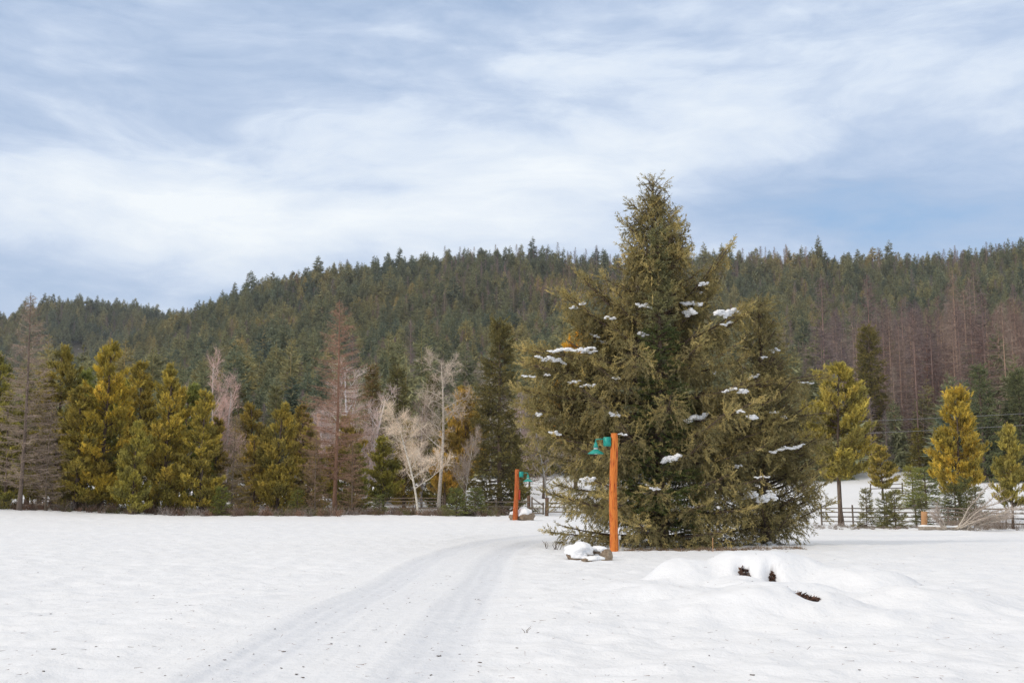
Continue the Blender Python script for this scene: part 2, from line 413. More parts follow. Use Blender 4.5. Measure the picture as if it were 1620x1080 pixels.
def b_hill(t, p):
    g = worldco(t); n = nz(t, g, .06, 6, .6); n2 = nz(t, g, .9, 5)
    fl = ramp(t, n2, [(.3, (.035, .032, .024)), (.7, (.085, .072, .052))])
    pos = t.nodes.new('ShaderNodeSeparateXYZ'); t.links.new(g, pos.inputs[0])
    rr = vmth(t, 'LENGTH', g).outputs['Value']
    near = t.nodes.new('ShaderNodeMapRange'); near.inputs[1].default_value = 185; near.inputs[2].default_value = 260; near.inputs[3].default_value = 1; near.inputs[4].default_value = 0
    t.links.new(rr, near.inputs[0])
    s = mth(t, 'MAXIMUM', ramp(t, n, [(.68, (0, 0, 0)), (.72, (1, 1, 1))]), near.outputs[0])
    setp(t, p, Base_Color=mixc(t, s, fl, (.82, .84, .88)), Roughness=.85)
M_HILL = mat('forest_floor', b_hill)

def b_log(t, p):
    q = objco(t); st_ = vmth(t, 'MULTIPLY', q, (26, 26, 2.2)).outputs[0]; n = nz(t, st_, 1.0, 7, .62, .4)
    c = ramp(t, n, [(.34, (.26, .035, .008)), (.44, (.58, .13, .014)), (.54, (.72, .235, .035)), (.64, (.62, .14, .015)), (.74, (.34, .05, .01))])
    st3 = vmth(t, 'MULTIPLY', q, (17, 17, 5)).outputs[0]; k = nz(t, st3, 1.0, 5, .7, .8)
    c = mixc(t, ramp(t, k, [(.60, (0, 0, 0)), (.66, (.8, .8, .8))]), c, (.12, .022, .008))
    oi = t.nodes.new('ShaderNodeObjectInfo'); c = mixc(t, 1.0, c, oi.outputs['Color'], 'MULTIPLY')
    setp(t, p, Base_Color=c, Roughness=.5, Specular_IOR_Level=.35, Normal=bump(t, mth(t, 'ADD', n, k), .006))
M_LOG = mat('stained_log', b_log)
def b_teal(t, p):
    n = nz(t, objco(t), 12, 4)
    setp(t, p, Base_Color=ramp(t, n, [(.3, (.006, .25, .20)), (.7, (.010, .36, .285))]), Roughness=.42, Specular_IOR_Level=.5)
M_TEAL = mat('teal_enamel', b_teal)
def flatm(name, c, rough=.6, **k): return mat(name, lambda t, p: setp(t, p, Base_Color=mixc(t, nz(t, objco(t), 8, 4), tuple(x * .8 for x in c), tuple(min(1, x * 1.15) for x in c)), Roughness=rough, **k))
M_WHITE = flatm('white_plastic', (.70, .69, .62)); M_RED = flatm('red_box', (.42, .045, .02)); M_GLASS = flatm('frosted_glass', (.62, .66, .64), .25)
M_CONC = flatm('pale_stone', (.42, .40, .36)); M_WIRE = flatm('wire', (.16, .16, .17), .5)
M_CUT = flatm('fresh_cut_wood', (.50, .26, .11)); M_TINS = flatm('green_wire', (.01, .08, .06)); M_REDWOOD = flatm('redwood', (.45, .08, .04))
def b_rock(t, p):
    n = nz(t, objco(t), 5, 8, .65); k = nz(t, objco(t), 22, 4)
    c = ramp(t, n, [(.3, (.13, .085, .05)), (.5, (.30, .21, .13)), (.7, (.42, .33, .23))])
    setp(t, p, Base_Color=mixc(t, .35, c, ramp(t, k, [(.3, (.06, .05, .04)), (.7, (.4, .33, .26))])), Roughness=.85, Normal=bump(t, k, .02))
M_ROCK = mat('lichen_rock', b_rock)
def b_leaf(t, p):
    setp(t, p, Base_Color=mixc(t, 1.0, attr(t).outputs[0], ramp(t, nz(t, worldco(t), 30, 3), [(.3, (.7, .7, .7)), (.7, (1.2, 1.2, 1.2))]), 'MULTIPLY'), Roughness=.8)
M_DEAD = mat('dead_leaf', b_leaf)

# ------------------------------------------------------------------ ground: one sheet, named in pieces
def ground():
    a1 = np.linspace(-33, 33, 470); wide = np.concatenate([np.linspace(33, 90, 40)[1:], np.linspace(90, 180, 20)[1:]])
    ang = np.radians(np.concatenate([-wide[::-1][1:], a1, wide])); ang = np.append(ang[:-1], ang[-1]); na = len(ang)
    rs = [.5]
    while rs[-1] < 7: rs.append(rs[-1] * 1.25)
    rs[-1] = 7.0
    while rs[-1] < 110: rs.append(rs[-1] * 1.0078)
    while rs[-1] < 2500: rs.append(rs[-1] * 1.028)
    rs = np.array(rs); nr = len(rs)
    R, A = np.meshgrid(rs, ang, indexing='ij'); X, Yc = R * np.sin(A), R * np.cos(A); Z = H(X, Yc)
    dx = np.stack([np.gradient(X, axis=0), np.gradient(Yc, axis=0), np.gradient(Z, axis=0)], -1)
    da = np.stack([np.gradient(X, axis=1), np.gradient(Yc, axis=1), np.gradient(Z, axis=1)], -1)
    Nn = nrm(np.cross(da, dx)); Nn *= np.sign(Nn[..., 2:])
    V = np.stack([X, Yc, Z], -1).reshape(-1, 3); Nn = Nn.reshape(-1, 3)
    off = track_offset(X, Yc).ravel()
    lane = ss(1.5, 1.1, np.abs(off)) * (.3 + .7 * np.exp(-((np.abs(off) - .86) / .42) ** 4))
    soil = np.zeros(len(V))
    for hx, hy, hr, hd in HOLES:
        dd = np.hypot((V[:, 0] - hx) / (hr * .62), (V[:, 1] - hy) / (hr * 1.3)) + perlin(V[:, 0] * 14, V[:, 1] * 14, 30) * .4
        soil = np.maximum(soil, ss(1.0, .7, dd))
    rr = np.hypot(V[:, 0], V[:, 1])
    C = np.stack([lane, soil, .9 * ss(70, 20, rr)], 1)
    i, j = np.meshgrid(np.arange(nr - 1), np.arange(na), indexing='ij'); i, j = i.ravel(), j.ravel(); j2 = (j + 1) % na
    k = [i * na + j, i * na + j2, (i + 1) * na + j2, (i + 1) * na + j]
    Q = np.stack([k[0], k[1], k[2], k[3]], -1)
    cx, cy = V[Q].mean(1)[:, 0], V[Q].mean(1)[:, 1]; cr = np.hypot(cx, cy)
    offc = np.abs(off[Q].mean(1))
    mm = np.zeros(len(cx))
    for a, b, h, sx, sy in MOUND: mm = np.maximum(mm, h * np.exp(-.75 * (((cx - a) / sx) ** 2 + ((cy - b) / sy) ** 2) ** 1.15))
    sel = np.zeros(len(Q), int); sel[cr > 190] = 1; sel[(offc < 1.45) & (cr < 80) & (cy > 3)] = 2; sel[(mm > .035) & (cr < 30)] = 3
    centre = np.arange(na)[None]
    for s, name, label, m in ((0, 'snow_field', 'broad flat field under wind-rippled snow', M_SNOW), (1, 'hillside', 'long hill under the conifer forest', M_HILL),
                              (2, 'driveway', 'snow-packed track with two wheel ruts curving towards the log lamp posts', M_SNOW), (3, 'snow_mound', 'lumpy heap under smooth snow with dark soil showing in holes', M_SNOW)):
        q = Q[sel == s]; idx, inv = np.unique(q.ravel(), return_inverse=True); q = inv.reshape(-1, 4)
        vv, nn, cc = V[idx], Nn[idx], C[idx]
        Fc = np.concatenate([q[:, [0, 1, 2]], q[:, [0, 2, 3]]])
        if s == 0:   # close the disc at the camera's feet
            first = {int(g): n for n, g in enumerate(idx) if g < na}; c0 = len(vv)
            vv = np.vstack([vv, [[0, 0, float(H(np.array([0.]), np.array([0.]))[0])]]]); nn = np.vstack([nn, [[0, 0, 1]]]); cc = np.vstack([cc, [[0, 0, 1]]])
            Fc = np.vstack([Fc, [[c0, first[t], first[(t + 1) % na]] for t in range(na)]])
        G = Geo(); G.add(vv, Fc, cc); me = G.mesh(name, m, True)
        if len(me.vertices) == len(nn): me.normals_split_custom_set_from_vertices(nn.tolist())
        o = obj(name, me, kind='structure', label=label)
    return
ground()

# ------------------------------------------------------------------ trees
def spruce_boughs(GF, GW, spec, rng, tm, sl, hang=.9, gap=.15, cols=((.15, .125, .05),), tipcol=(1.15, 1.12, 1.0), bl=.42, flat_=False, seg=7, up_tip=.35, inner=.12, curtain=0, tipb=1.0, clump=0):
    """spec: boughs (base point, azimuth, length, start slope, upward curve). Returns spray points."""
    out = []
    cols = np.array(cols)
    for p0, az, Lb, a, b in spec:
        d = np.array([math.sin(az), math.cos(az), 0]); side = np.array([d[1], -d[0], 0])
        wob = rng.normal() * .08
        def P(t): return p0 + d * (Lb * t)[:, None] + side * (wob * Lb * t * t)[:, None] + np.array([0, 0, 1.0]) * (Lb * (a * t + b * t ** 2))[:, None]
        tt = np.linspace(0, 1, seg); pp = P(tt)
        tube(GW, pp, .012 + .011 * Lb * (1 - tt) ** .9, 4, (1, 1, 1), False)
        nb = max(3, int(Lb * (1 - inner) / gap)); t = inner + (1 - inner) * (np.arange(nb) + rng.uniform(0, 1, nb) * .6) / nb; t = np.clip(t, 0, 1)
        tg = nrm(d[None] + np.array([0, 0, 1.0]) * (a + 2 * b * t)[:, None]); base = P(t)
        ln = np.clip(bl * Lb * (1 - t) * (.5 + .5 * (t > .25)) + .22 * min(1, Lb) + .05, 0, .95)
        dirs, org, lens, tsrc = [tg[-2:]], [base[-2:]], [np.full(2, sl * 1.1)], [t[-2:]]
        for sg in (-1, 1):
            jj = rng.uniform(.8, 1.2, nb)
            dd = nrm(tg * math.cos(.9) + sg * side[None] * math.sin(.9) + rng.normal(size=(nb, 3)) * .12 + (0 if flat_ else 1) * np.array([0, 0, .05]))
            dirs.append(dd); org.append(base); lens.append(ln * jj); tsrc.append(t)
        dirs = np.vstack(dirs); org = np.vstack(org); lens = np.concatenate(lens); tsrc = np.concatenate(tsrc)
        k = np.maximum(1, np.round(lens / (sl * .62)).astype(int))
        rep = np.repeat(np.arange(len(k)), k); within = np.concatenate([np.arange(q) for q in k])
        u = (within + rng.uniform(.1, .9, len(rep))) / k[rep]
        pos = org[rep] + dirs[rep] * (lens[rep] * u)[:, None] + np.array([0, 0, -1.0]) * (lens[rep] * u * u * (.0 if flat_ else .28))[:, None]
        if len(k): sticks(GW, org, org + dirs * (lens * .8)[:, None], .006, .003)
        ts = tsrc[rep]; hg = hang * (1 - .75 * ts ** 4) * rng.uniform(.3, 1.25, len(rep))
        tipm = rng.uniform(size=len(rep)) < (.16 if not flat_ else 0.0)
        vert = np.where(tipm, rng.uniform(.1, .7, len(rep)), -hg) + up_tip * ts ** 4
        X = nrm(dirs[rep] * .75 + np.array([0, 0, 1.0]) * vert[:, None] + rng.normal(size=(len(rep), 3)) * (.10 if flat_ else .22))
        up = np.array([0, 0, 1.0]) + rng.normal(size=(len(rep), 3)) * (.25 if flat_ else .6)
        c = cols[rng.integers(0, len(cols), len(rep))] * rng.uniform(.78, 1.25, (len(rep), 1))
        c = np.where((tipm | (ts > .86) | (u > .85))[:, None], c * np.array(tipcol) * tipb, c)  # pale new growth; tipb brightens it further, painting lit bough tips into the colour
        if curtain:
            ex = (rng.uniform(size=len(rep)) < curtain) & ~tipm
            pos = np.vstack([pos, (pos + np.array([0, 0, -.75]) * sl + rng.normal(size=pos.shape) * .03)[ex]]); Xd = X[ex].copy(); Xd[:, 2] = -np.abs(Xd[:, 2]) - .8; X = np.vstack([X, nrm(Xd)]); up = np.vstack([up, up[ex]]); c = np.vstack([c, c[ex] * .85])  # older hanging needles, darkened to paint shade beneath the boughs
        if clump:
            qx, qy, qz = pos[:, 0] * clump + az * .3, pos[:, 1] * clump, pos[:, 2] * clump * 1.5
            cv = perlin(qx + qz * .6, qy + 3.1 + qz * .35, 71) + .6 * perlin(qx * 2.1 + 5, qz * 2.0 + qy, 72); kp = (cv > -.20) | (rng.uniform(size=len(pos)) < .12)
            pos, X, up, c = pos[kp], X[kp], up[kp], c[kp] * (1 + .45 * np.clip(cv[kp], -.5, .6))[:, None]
        which = rng.integers(0, len(tm), len(pos)); s = sl * rng.uniform(.75, 1.3, len(pos))
        for w in range(len(tm)):
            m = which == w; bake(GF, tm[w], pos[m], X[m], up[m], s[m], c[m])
        out.append(pos)
    return np.vstack(out)

def leader(GF, top, rng, tm, sl, cols, n=10, r=.10, h=.9):
    z = rng.uniform(0, h, n); az = rng.uniform(0, 6.28, n)
    pos = top + np.stack([np.sin(az) * .02, np.cos(az) * .02, -z], 1)
    X = nrm(np.stack([np.sin(az) * .6, np.cos(az) * .6, np.full(n, .9)], 1)); X[:3] = [0, 0, 1]
    cols = np.array(cols); c = cols[rng.integers(0, len(cols), n)] * 1.1
    for i in range(len(tm)):
        m = np.arange(n) % len(tm) == i; bake(GF, tm[i], pos[m], X[m], rng.normal(size=(n, 3))[m], sl * rng.uniform(.7, 1.1, n)[m], c[m])

def trunk_mesh(GW, Ht, r, rng, bend=.0, col=(1, 1, 1), sides=8, n=12, bx=0., by=0.):
    t = np.linspace(0, 1, n); c = np.stack([bx * Ht * t ** 1.2 + bend * np.sin(t * 4 + bx * 9) * Ht * .02, by * Ht * t ** 1.2 + bend * np.cos(t * 3) * Ht * .015, Ht * t - .15 * (t == 0)], 1)
    tube(GW, c, r * (1 - t) ** .8 + .012 + r * .5 * np.exp(-t * 30), sides, col, True, wob=.05, rng=rng); return c

OLIVE = [(.335, .275, .12), (.28, .24, .11), (.38, .315, .15), (.235, .21, .10)]
GREEN = [(.12, .15, .05), (.15, .175, .06), (.10, .13, .05)]

def tree_root(name, X, Y, label, cat='tree', group=None, rot=0.0, scale=None):
    o = bpy.data.objects.new(name, None); COL.objects.link(o); o.empty_display_size = .3
    o.location = (float(X), float(Y), hz(X, Y)); o.rotation_euler = (0, 0, rot)
    if scale is not None: o.scale = (scale,) * 3 if isinstance(scale, float) else scale
    o['label'] = label; o['category'] = cat
    if group: o['group'] = group
    return o

def project(P):
    q = P - np.array([0, 0, CH]); dep = q[:, 1] * CT + q[:, 2] * ST; upc = -q[:, 1] * ST + q[:, 2] * CT
    return np.stack([810 + F * q[:, 0] / dep, 540 - F * upc / dep, dep], 1)

def blob_mesh(name, m, seed, sub=3, amp=.22, sc=(1, 1, 1), fr=1.6, flatbot=None):
    import bmesh
    bm = bmesh.new(); bmesh.ops.create_icosphere(bm, subdivisions=sub, radius=1.0)
    for v in bm.verts:
        n = mnoise.noise(v.co * fr + Vector((seed * 3.1, seed, 0))) + .45 * mnoise.noise(v.co * fr * 2.6 + Vector((0, seed, 5)))
        v.co *= 1 + amp * n
        v.co = Vector((v.co.x * sc[0], v.co.y * sc[1], v.co.z * sc[2]))
        if flatbot is not None and v.co.z < flatbot: v.co.z = flatbot + (v.co.z - flatbot) * .25
    for f in bm.faces: f.smooth = True
    me = bpy.data.meshes.new(name); bm.to_mesh(me); bm.free(); me.materials.append(m); return me

# --- the big spruce
def put_tree(root, GW, GF, nm, k):
    root.scale = (k, k, k); obj('trunk', GW.mesh(nm + '_trunk', M_BARK, True), root); obj('crown', GF.mesh(nm + '_crown', M_LEAF), root); print(nm, GF.tris(), GW.tris())

def big_spruce():
    K = 1.12; rng = np.random.default_rng(11); Y = 41.4; X = W(1043, 860, Y)[0]
    root = tree_root('spruce_tree', X, Y, 'huge olive spruce with wide snow-dotted boughs behind the orange lamp post')
    GF, GW = Geo(), Geo(); z0 = hz(X, Y); top = (W(1037, 284, Y)[2] - z0) / K
    trunk_mesh(GW, top, .24, rng)
    spec = []
    def add(z, Lf, a, b, n, jz=.12, azs=None):
        for i in range(n):
            az = azs[i] if azs is not None else rng.uniform(0, 6.283)
            L_ = Lf(az) * rng.uniform(.82, 1.06) if callable(Lf) else Lf * rng.uniform(.7, 1.12)
            spec.append((np.array([0, 0, z + rng.uniform(-jz, jz)]), az, L_, a + rng.uniform(-.08, .08), b + rng.uniform(-.05, .05)))
    for z in np.arange(8.0, top - .25, .20):
        f = (top - z) / (top - 8.0); add(z, .06 + 1.5 * f ** .95, .25 + .5 * (1 - f), .28, 6, .05)
    def wide(z):
        zs = [0.2, 1.2, 2.5, 4.2, 5.4, 6.2, 7.0, 8.0]
        return np.interp(z, zs, [3.7, 3.8, 3.9, 4.2, 3.7, 2.3, 1.55, 1.25]), np.interp(z, zs, [3.9, 4.0, 4.0, 3.7, 3.0, 2.0, 1.45, 1.25])
    z = .30
    while z < 8.1:
        l, r = wide(z)
        def Lf(az, l=l, r=r, z=z):
            q = (l + (r - l) * (.5 + .5 * math.sin(az))) * (.84 + .16 * abs(math.sin(az)))
            d = abs((az - math.pi + math.pi) % (2 * math.pi) - math.pi)
            if d < .36 and 4.7 < z < 7.0: q *= .45      # the dark fir shows through here
            return q
        a, b = (-.04, .14) if z < 1.2 else (-.12, .22) if z < 3 else (-.14, .27) if z < 5 else (-.02, .28) if z < 6.3 else (.15, .30)
        n = 9 if z < 5.5 else 7; ph = rng.uniform(0, 6.28)
        add(z, Lf, a, b, n, .05, [ph + k * 6.283 / n + rng.uniform(-.25, .25) for k in range(n)]); z += .74 if z < 5.5 else .56
    for zz, az, Lb, a, b in ((7.0, -1.45, 2.5, .30, .46), (6.5, -1.65, 3.2, .15, .40), (6.1, -1.2, 3.0, .12, .35), (7.2, 1.5, 2.6, .42, .58), (6.7, 1.2, 2.3, .3, .45), (6.2, 1.6, 3.1, .12, .34),
                             (5.8, -1.5, 4.45, .02, .12), (5.3, -1.65, 4.5, .0, .12), (4.7, -1.4, 4.6, -.04, .12), (4.1, -1.6, 4.4, -.06, .14), (3.4, -1.45, 4.2, -.06, .16), (4.6, 1.55, 3.9, .02, .14), (3.4, 1.5, 4.1, -.05, .2)):
        for q in range(5): spec.append((np.array([0, 0, zz + q * .07 - .15]), az + (q - 2) * .10, Lb * (1 - .06 * abs(q - 2)), a, b))
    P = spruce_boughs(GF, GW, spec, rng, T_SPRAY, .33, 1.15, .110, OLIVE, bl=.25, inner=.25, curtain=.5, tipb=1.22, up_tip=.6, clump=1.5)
    leader(GF, np.array([0, 0, top + .1]), rng, T_SPRAY, .2, OLIVE, 12, h=.7)
    for k in range(14):
        az = rng.uniform(0, 6.28); dz = rng.uniform(.25, 2.2); q = .03 + .22 * dz; leader(GF, np.array([math.sin(az) * q, math.cos(az) * q, top - dz]), rng, T_SPRAY, .20, OLIVE, 6, h=.4)
    put_tree(root, GW, GF, 'spruce', K); print('boughs', len(spec))
    return root, P * K + np.array(root.location)
SPR, SPR_P = big_spruce()

def second_spruce():
    K = 1.1; rng = np.random.default_rng(21); Y = 42.6; X = W(1212, 860, Y)[0]
    root = tree_root('spruce_tree', X, Y, 'shorter spruce with a spiky top growing against the right side of the huge spruce')
    GF, GW = Geo(), Geo(); top = (W(1207, 466, Y)[2] - hz(X, Y)) / K; trunk_mesh(GW, top, .16, rng)
    spec = []
    for z in np.arange(.25, top - .25, .30):
        f = 1 - z / top
        for k in range(6): spec.append((np.array([0, 0, z + rng.uniform(-.1, .1)]), rng.uniform(0, 6.28), (.08 + 2.15 * f ** .85) * rng.uniform(.72, 1.14), .12 + .45 * (1 - f), .22))
    for zz, az, Lb in ((5.4, 1.5, 2.3), (5.5, 1.7, 2.0), (3.2, 1.45, 2.3), (3.3, 1.75, 2.2), (4.2, 1.6, 2.2)): spec.append((np.array([0, 0, zz]), az, Lb, .06, .05))
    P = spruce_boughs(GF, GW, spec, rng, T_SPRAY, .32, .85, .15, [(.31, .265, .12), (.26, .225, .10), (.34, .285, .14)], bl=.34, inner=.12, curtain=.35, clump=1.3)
    leader(GF, np.array([0, 0, top]), rng, T_SPRAY, .26, OLIVE, 14)
    put_tree(root, GW, GF, 'second_spruce', K); return root, P * K + np.array(root.location)
SPR2, SPR2_P = second_spruce()

def fir():
    K = 1.12; rng = np.random.default_rng(31); Y = 40.2; X = W(1050, 860, Y)[0]
    root = tree_root('fir_tree', X, Y, 'dark green fir standing in front of the huge spruce among its boughs')
    GF, GW = Geo(), Geo(); top = (W(1049, 352, Y)[2] - hz(X, Y)) / K; trunk_mesh(GW, top, .10, rng)
    spec = []
    for z in np.arange(.5, top - .2, .21):
        f = 1 - z / top
        for k in range(6): spec.append((np.array([0, 0, z + rng.uniform(-.06, .06)]), rng.uniform(0, 6.28), (.07 + 1.35 * f ** 1.35) * rng.uniform(.85, 1.1), .12 + .5 * (1 - f) ** 3, .05))
    lo = [q for q in spec if q[0][2] < top * .66]; hi = [q for q in spec if q[0][2] >= top * .66]
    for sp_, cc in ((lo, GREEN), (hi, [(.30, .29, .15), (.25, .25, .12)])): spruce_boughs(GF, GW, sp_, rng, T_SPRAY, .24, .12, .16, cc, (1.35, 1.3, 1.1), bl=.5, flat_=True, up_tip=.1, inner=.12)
    leader(GF, np.array([0, 0, top]), rng, T_SPRAY, .26, [(.27, .26, .15)], 40, h=2.6)
    put_tree(root, GW, GF, 'fir', K)
fir()

# snow lying on the boughs
def bough_snow():
    pats = [(905, 553, 66, 7), (932, 556, 22, 5), (862, 568, 26, 6), (881, 570, 24, 7), (1020, 484, 26, 6), (1095, 480, 30, 7), (1113, 449, 14, 6), (1106, 463, 10, 4), (1150, 495, 36, 11), (1150, 512, 18, 5),
            (1091, 494, 16, 10), (907, 487, 10, 5), (922, 480, 8, 5), (965, 503, 16, 5), (1018, 529, 12, 7), (941, 531, 14, 5), (955, 541, 10, 5), (836, 595, 18, 4), (908, 604, 16, 5), (931, 610, 22, 5), (866, 593, 8, 4),
            (975, 598, 10, 5), (972, 655, 14, 7), (878, 685, 16, 6), (1100, 661, 32, 10), (1192, 596, 16, 5), (1176, 619, 12, 7), (1160, 615, 10, 5), (1225, 554, 12, 6), (1208, 565, 8, 5), (1275, 605, 24, 4), (1245, 709, 50, 6),
            (1062, 725, 26, 9), (1204, 786, 46, 18), (1190, 660, 12, 8), (1170, 650, 14, 5), (1224, 652, 12, 5), (930, 758, 18, 7), (985, 687, 12, 4), (1168, 737, 10, 5), (1036, 773, 14, 5), (1213, 862, 30, 8), (1205, 754, 22, 4),
            (1150, 618, 12, 5), (895, 760, 12, 5), (852, 655, 8, 5), (1130, 590, 8, 4), (1240, 660, 8, 4)]
    allP = np.vstack([SPR_P, SPR2_P]); pr = project(allP); rng = np.random.default_rng(3)
    import bmesh
    bm = bmesh.new(); bmesh.ops.create_icosphere(bm, subdivisions=2, radius=1.0); bm.verts.ensure_lookup_table()
    sv = np.array([v.co[:] for v in bm.verts]); sf = np.array([[v.index for v in f.verts] for f in bm.faces]); bm.free()
    for i, (u, v, w, h) in enumerate(pats):
        du, dv = (pr[:, 0] - u) / (w * .5 + 1), (pr[:, 1] - v) / (h * .5 + 2.5); c = np.where(du ** 2 + dv ** 2 < 1.15)[0]
        if len(c) < 3: c = np.argsort(du ** 2 + dv ** 2)[:6]
        near_ = pr[c, 2].min(); c = c[pr[c, 2] < near_ + .9]; kk = c[np.argmin(pr[c, 2])]
        root = SPR if kk < len(SPR_P) else SPR2; K = root.scale[0]; dep = pr[c, 2].min()
        n = int(np.clip(w * h / 2.2, 12, 130)); G = Geo(); slope = rng.uniform(-.08, .34) * (1 if u < 1040 else -1)
        q = np.linspace(-1, 1, n) + rng.normal(size=n) * .04; e = np.sqrt(np.maximum(0, 1 - q * q)) * rng.uniform(-1, 1, n) * np.where(np.arange(n) % 2, 1, .25)
        uu = u + q * w * .52; vv = v + e * h * .36 + slope * q * w * .5 + .22 * h * np.sin(q * 5 + i) + .12 * h * np.sin(q * 13 + i * 2)
        pf = np.polyfit(pr[c, 0] - u, allP[c, 1], 1) if len(c) > 4 else np.array([0, allP[kk, 1]]); pf[0] = np.clip(pf[0], -.02, .02); Yc = allP[kk, 1] + pf[0] * (uu - u) + .05
        loc0 = allP[kk].copy(); m = dep / F; jx = rng.uniform(-1, 1, n)
        for a in range(n):
            pt = W(uu[a], vv[a], Yc[a] - .04 + .05 * jx[a]); r_ = m * max(3.6, min(h, 9)) * rng.uniform(.15, .32)
            nn = 1 + .3 * np.sin(sv @ rng.normal(size=3) * 4)
            G.add((pt - loc0) / K + sv * nn[:, None] * np.array([r_ * rng.uniform(1.1, 2.0), r_ * 1.4, r_ * .72]) / K, sf)
        obj('snow_clump', G.mesh('snow_clump', M_CAP, True), root, (loc0 - np.array(root.location)) / K)
bough_snow()

# --- pines
def pine_mesh(name, Ht, R, seed, cb=.06, base=(.52, .44, .11), alt=((.56, .46, .12), (.43, .37, .11), (.35, .315, .10)), dens=1.0, tr=.016, narrow=.8, tuft=.34):
    rng = np.random.default_rng(seed); GF, GW = Geo(), Geo(); tc_ = trunk_mesh(GW, Ht, Ht * tr, rng, .6)
    cols = np.array([base, base, *alt]); nb = int(Ht * 7.5 * dens)
    P_, X_, C_ = [], [], []
    for i in range(nb):
        u = ((i + rng.uniform()) / nb) ** 1.08; z = (cb + (.97 - cb) * u) * Ht
        prof = (1 - u) ** narrow * min(1, .62 + 1.7 * u) + .05
        Lb = R * prof * rng.choice([1, .9, .75, .55, 1.15]) * rng.uniform(.8, 1.08); az = rng.uniform(0, 6.283)
        d = np.array([math.sin(az), math.cos(az), 0]); side = np.array([d[1], -d[0], 0]); a = -.02 + .6 * u ** 1.3; b = .34
        p0 = np.array([np.interp(z, tc_[:, 2], tc_[:, 0]), np.interp(z, tc_[:, 2], tc_[:, 1]), z])
        tt = np.linspace(0, 1, 5); pp = p0 + d * (Lb * tt)[:, None] + np.array([0, 0, 1.]) * (Lb * (a * tt + b * tt ** 2))[:, None]
        tube(GW, pp, .015 + .012 * Lb * (1 - tt), 3, (1, 1, 1), False)
        ns = max(3, int(Lb * 4.2)); t = .28 + .72 * (np.arange(ns) + rng.uniform(0, .8, ns)) / ns
        B = p0 + d * (Lb * t)[:, None] + np.array([0, 0, 1.]) * (Lb * (a * t + b * t ** 2))[:, None]
        cl = cols[rng.integers(0, len(cols))] * rng.uniform(.85, 1.15)
        for sg in (-1, 1):
            dd = nrm(d[None] * .7 + sg * side[None] * .75 + np.array([0, 0, .35]) + rng.normal(size=(ns, 3)) * .2); ln = .38 * Lb * (1 - t) + .28
            sticks(GW, B, B + dd * ln[:, None], .012, .005)
            for q in (.3, .55, .8, 1.0):
                pos = B + dd * (ln * q)[:, None] + rng.normal(size=(ns, 3)) * .09
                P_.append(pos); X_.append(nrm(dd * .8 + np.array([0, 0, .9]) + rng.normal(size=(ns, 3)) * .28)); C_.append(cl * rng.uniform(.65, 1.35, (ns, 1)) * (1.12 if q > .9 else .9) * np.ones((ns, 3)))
        P_.append(pp[-1:]); X_.append(nrm(pp[-1:] - pp[-2:-1])); C_.append(cl[None] * 1.1)
    for q in range(4):
        P_.append(np.array([[tc_[-1][0], tc_[-1][1], Ht * (1 - .015 * q)]])); X_.append(np.array([[0, 0, 1.]])); C_.append(cols[:1])
    P_, X_, C_ = np.vstack(P_), np.vstack(X_), np.vstack(C_); w = rng.integers(0, 4, len(P_))
    for k in range(4):
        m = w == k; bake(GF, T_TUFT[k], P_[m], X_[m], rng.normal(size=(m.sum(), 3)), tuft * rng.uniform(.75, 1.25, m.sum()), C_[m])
    print(name, GF.tris(), GW.tris())
    return GW.mesh(name + '_trunk', M_BARK, True), GF.mesh(name + '_crown', M_LEAF), Ht

def place(kind, meshes, u, vt, Y, label, group=None, rot=0., wide=1., tint=(1, 1, 1), trunk_tint=(1, 1, 1), vb=808, cat='tree', name=None, lean=None):
    X = W(u, vb, Y)[0]; z = hz(X, Y); h = W(u, vt, Y)[2] - z; k = h / meshes[2]
    root = tree_root(name or kind, X, Y, label, cat, group, rot, (k * wide, k * wide, k))
    if lean: root.rotation_euler = (lean[0], lean[1], rot)
    obj('trunk', meshes[0], root, color=trunk_tint); obj('crown', meshes[1], root, color=tint)
    return root

PA = pine_mesh('pine_a', 12.5, 3.5, 101, .03); PB = pine_mesh('pine_b', 12.0, 3.5, 102, .02); PC = pine_mesh('pine_c', 11, 2.5, 103, .03, narrow=.75)
PD = pine_mesh('pine_d', 8.5, 2.9, 104, .0, narrow=.75); PE = pine_mesh('pine_e', 11, 3.0, 105, .28, tr=.014, dens=1.05, narrow=.62); PFm = pine_mesh('pine_f', 9, 2.2, 106, .2, tr=.013, dens=1.0, narrow=.75)
YEL = (1.28, 1.16, .72); GRN = (.62, .80, .9); MID = (.92, .98, .9); GOLD = (1.32, .95, .7)
G1 = None
place('pine_tree', PA, -12, 560, 86, 'olive pine at the photo\'s left edge, half hidden by the bare grey larch', tint=MID, wide=.8)
place('pine_tree', PB, 84, 548, 88, 'dark green pine between the bare grey larch and the brightest yellow pine', tint=(.88, .86, .78), rot=1.)
place('pine_tree', PA, 161, 541, 83, 'tallest bright yellow pine, left of the green and yellow pair in the left tree line', tint=YEL, rot=2.2, wide=.95)
place('pine_tree', PC, 118, 612, 82, 'low dark green pine filling the gap left of the brightest yellow pine', tint=(.9, .86, .78), rot=.5, wide=1.25)
place('pine_tree', PC, 214, 573, 89, 'slim green pine peeking out between the two broad yellow pines', tint=(1.0, .95, .8), rot=.3)
place('pine_tree', PB, 262, 577, 84, 'broad yellow green pine with a leaning dark trunk low in its crown', tint=(1.12, 1.05, .8), rot=3.3, wide=.9)
place('pine_tree', PC, 318, 618, 83, 'short dense yellow green pine at the right end of the yellow clump', tint=(1.05, 1.0, .8), rot=4., wide=1.0)
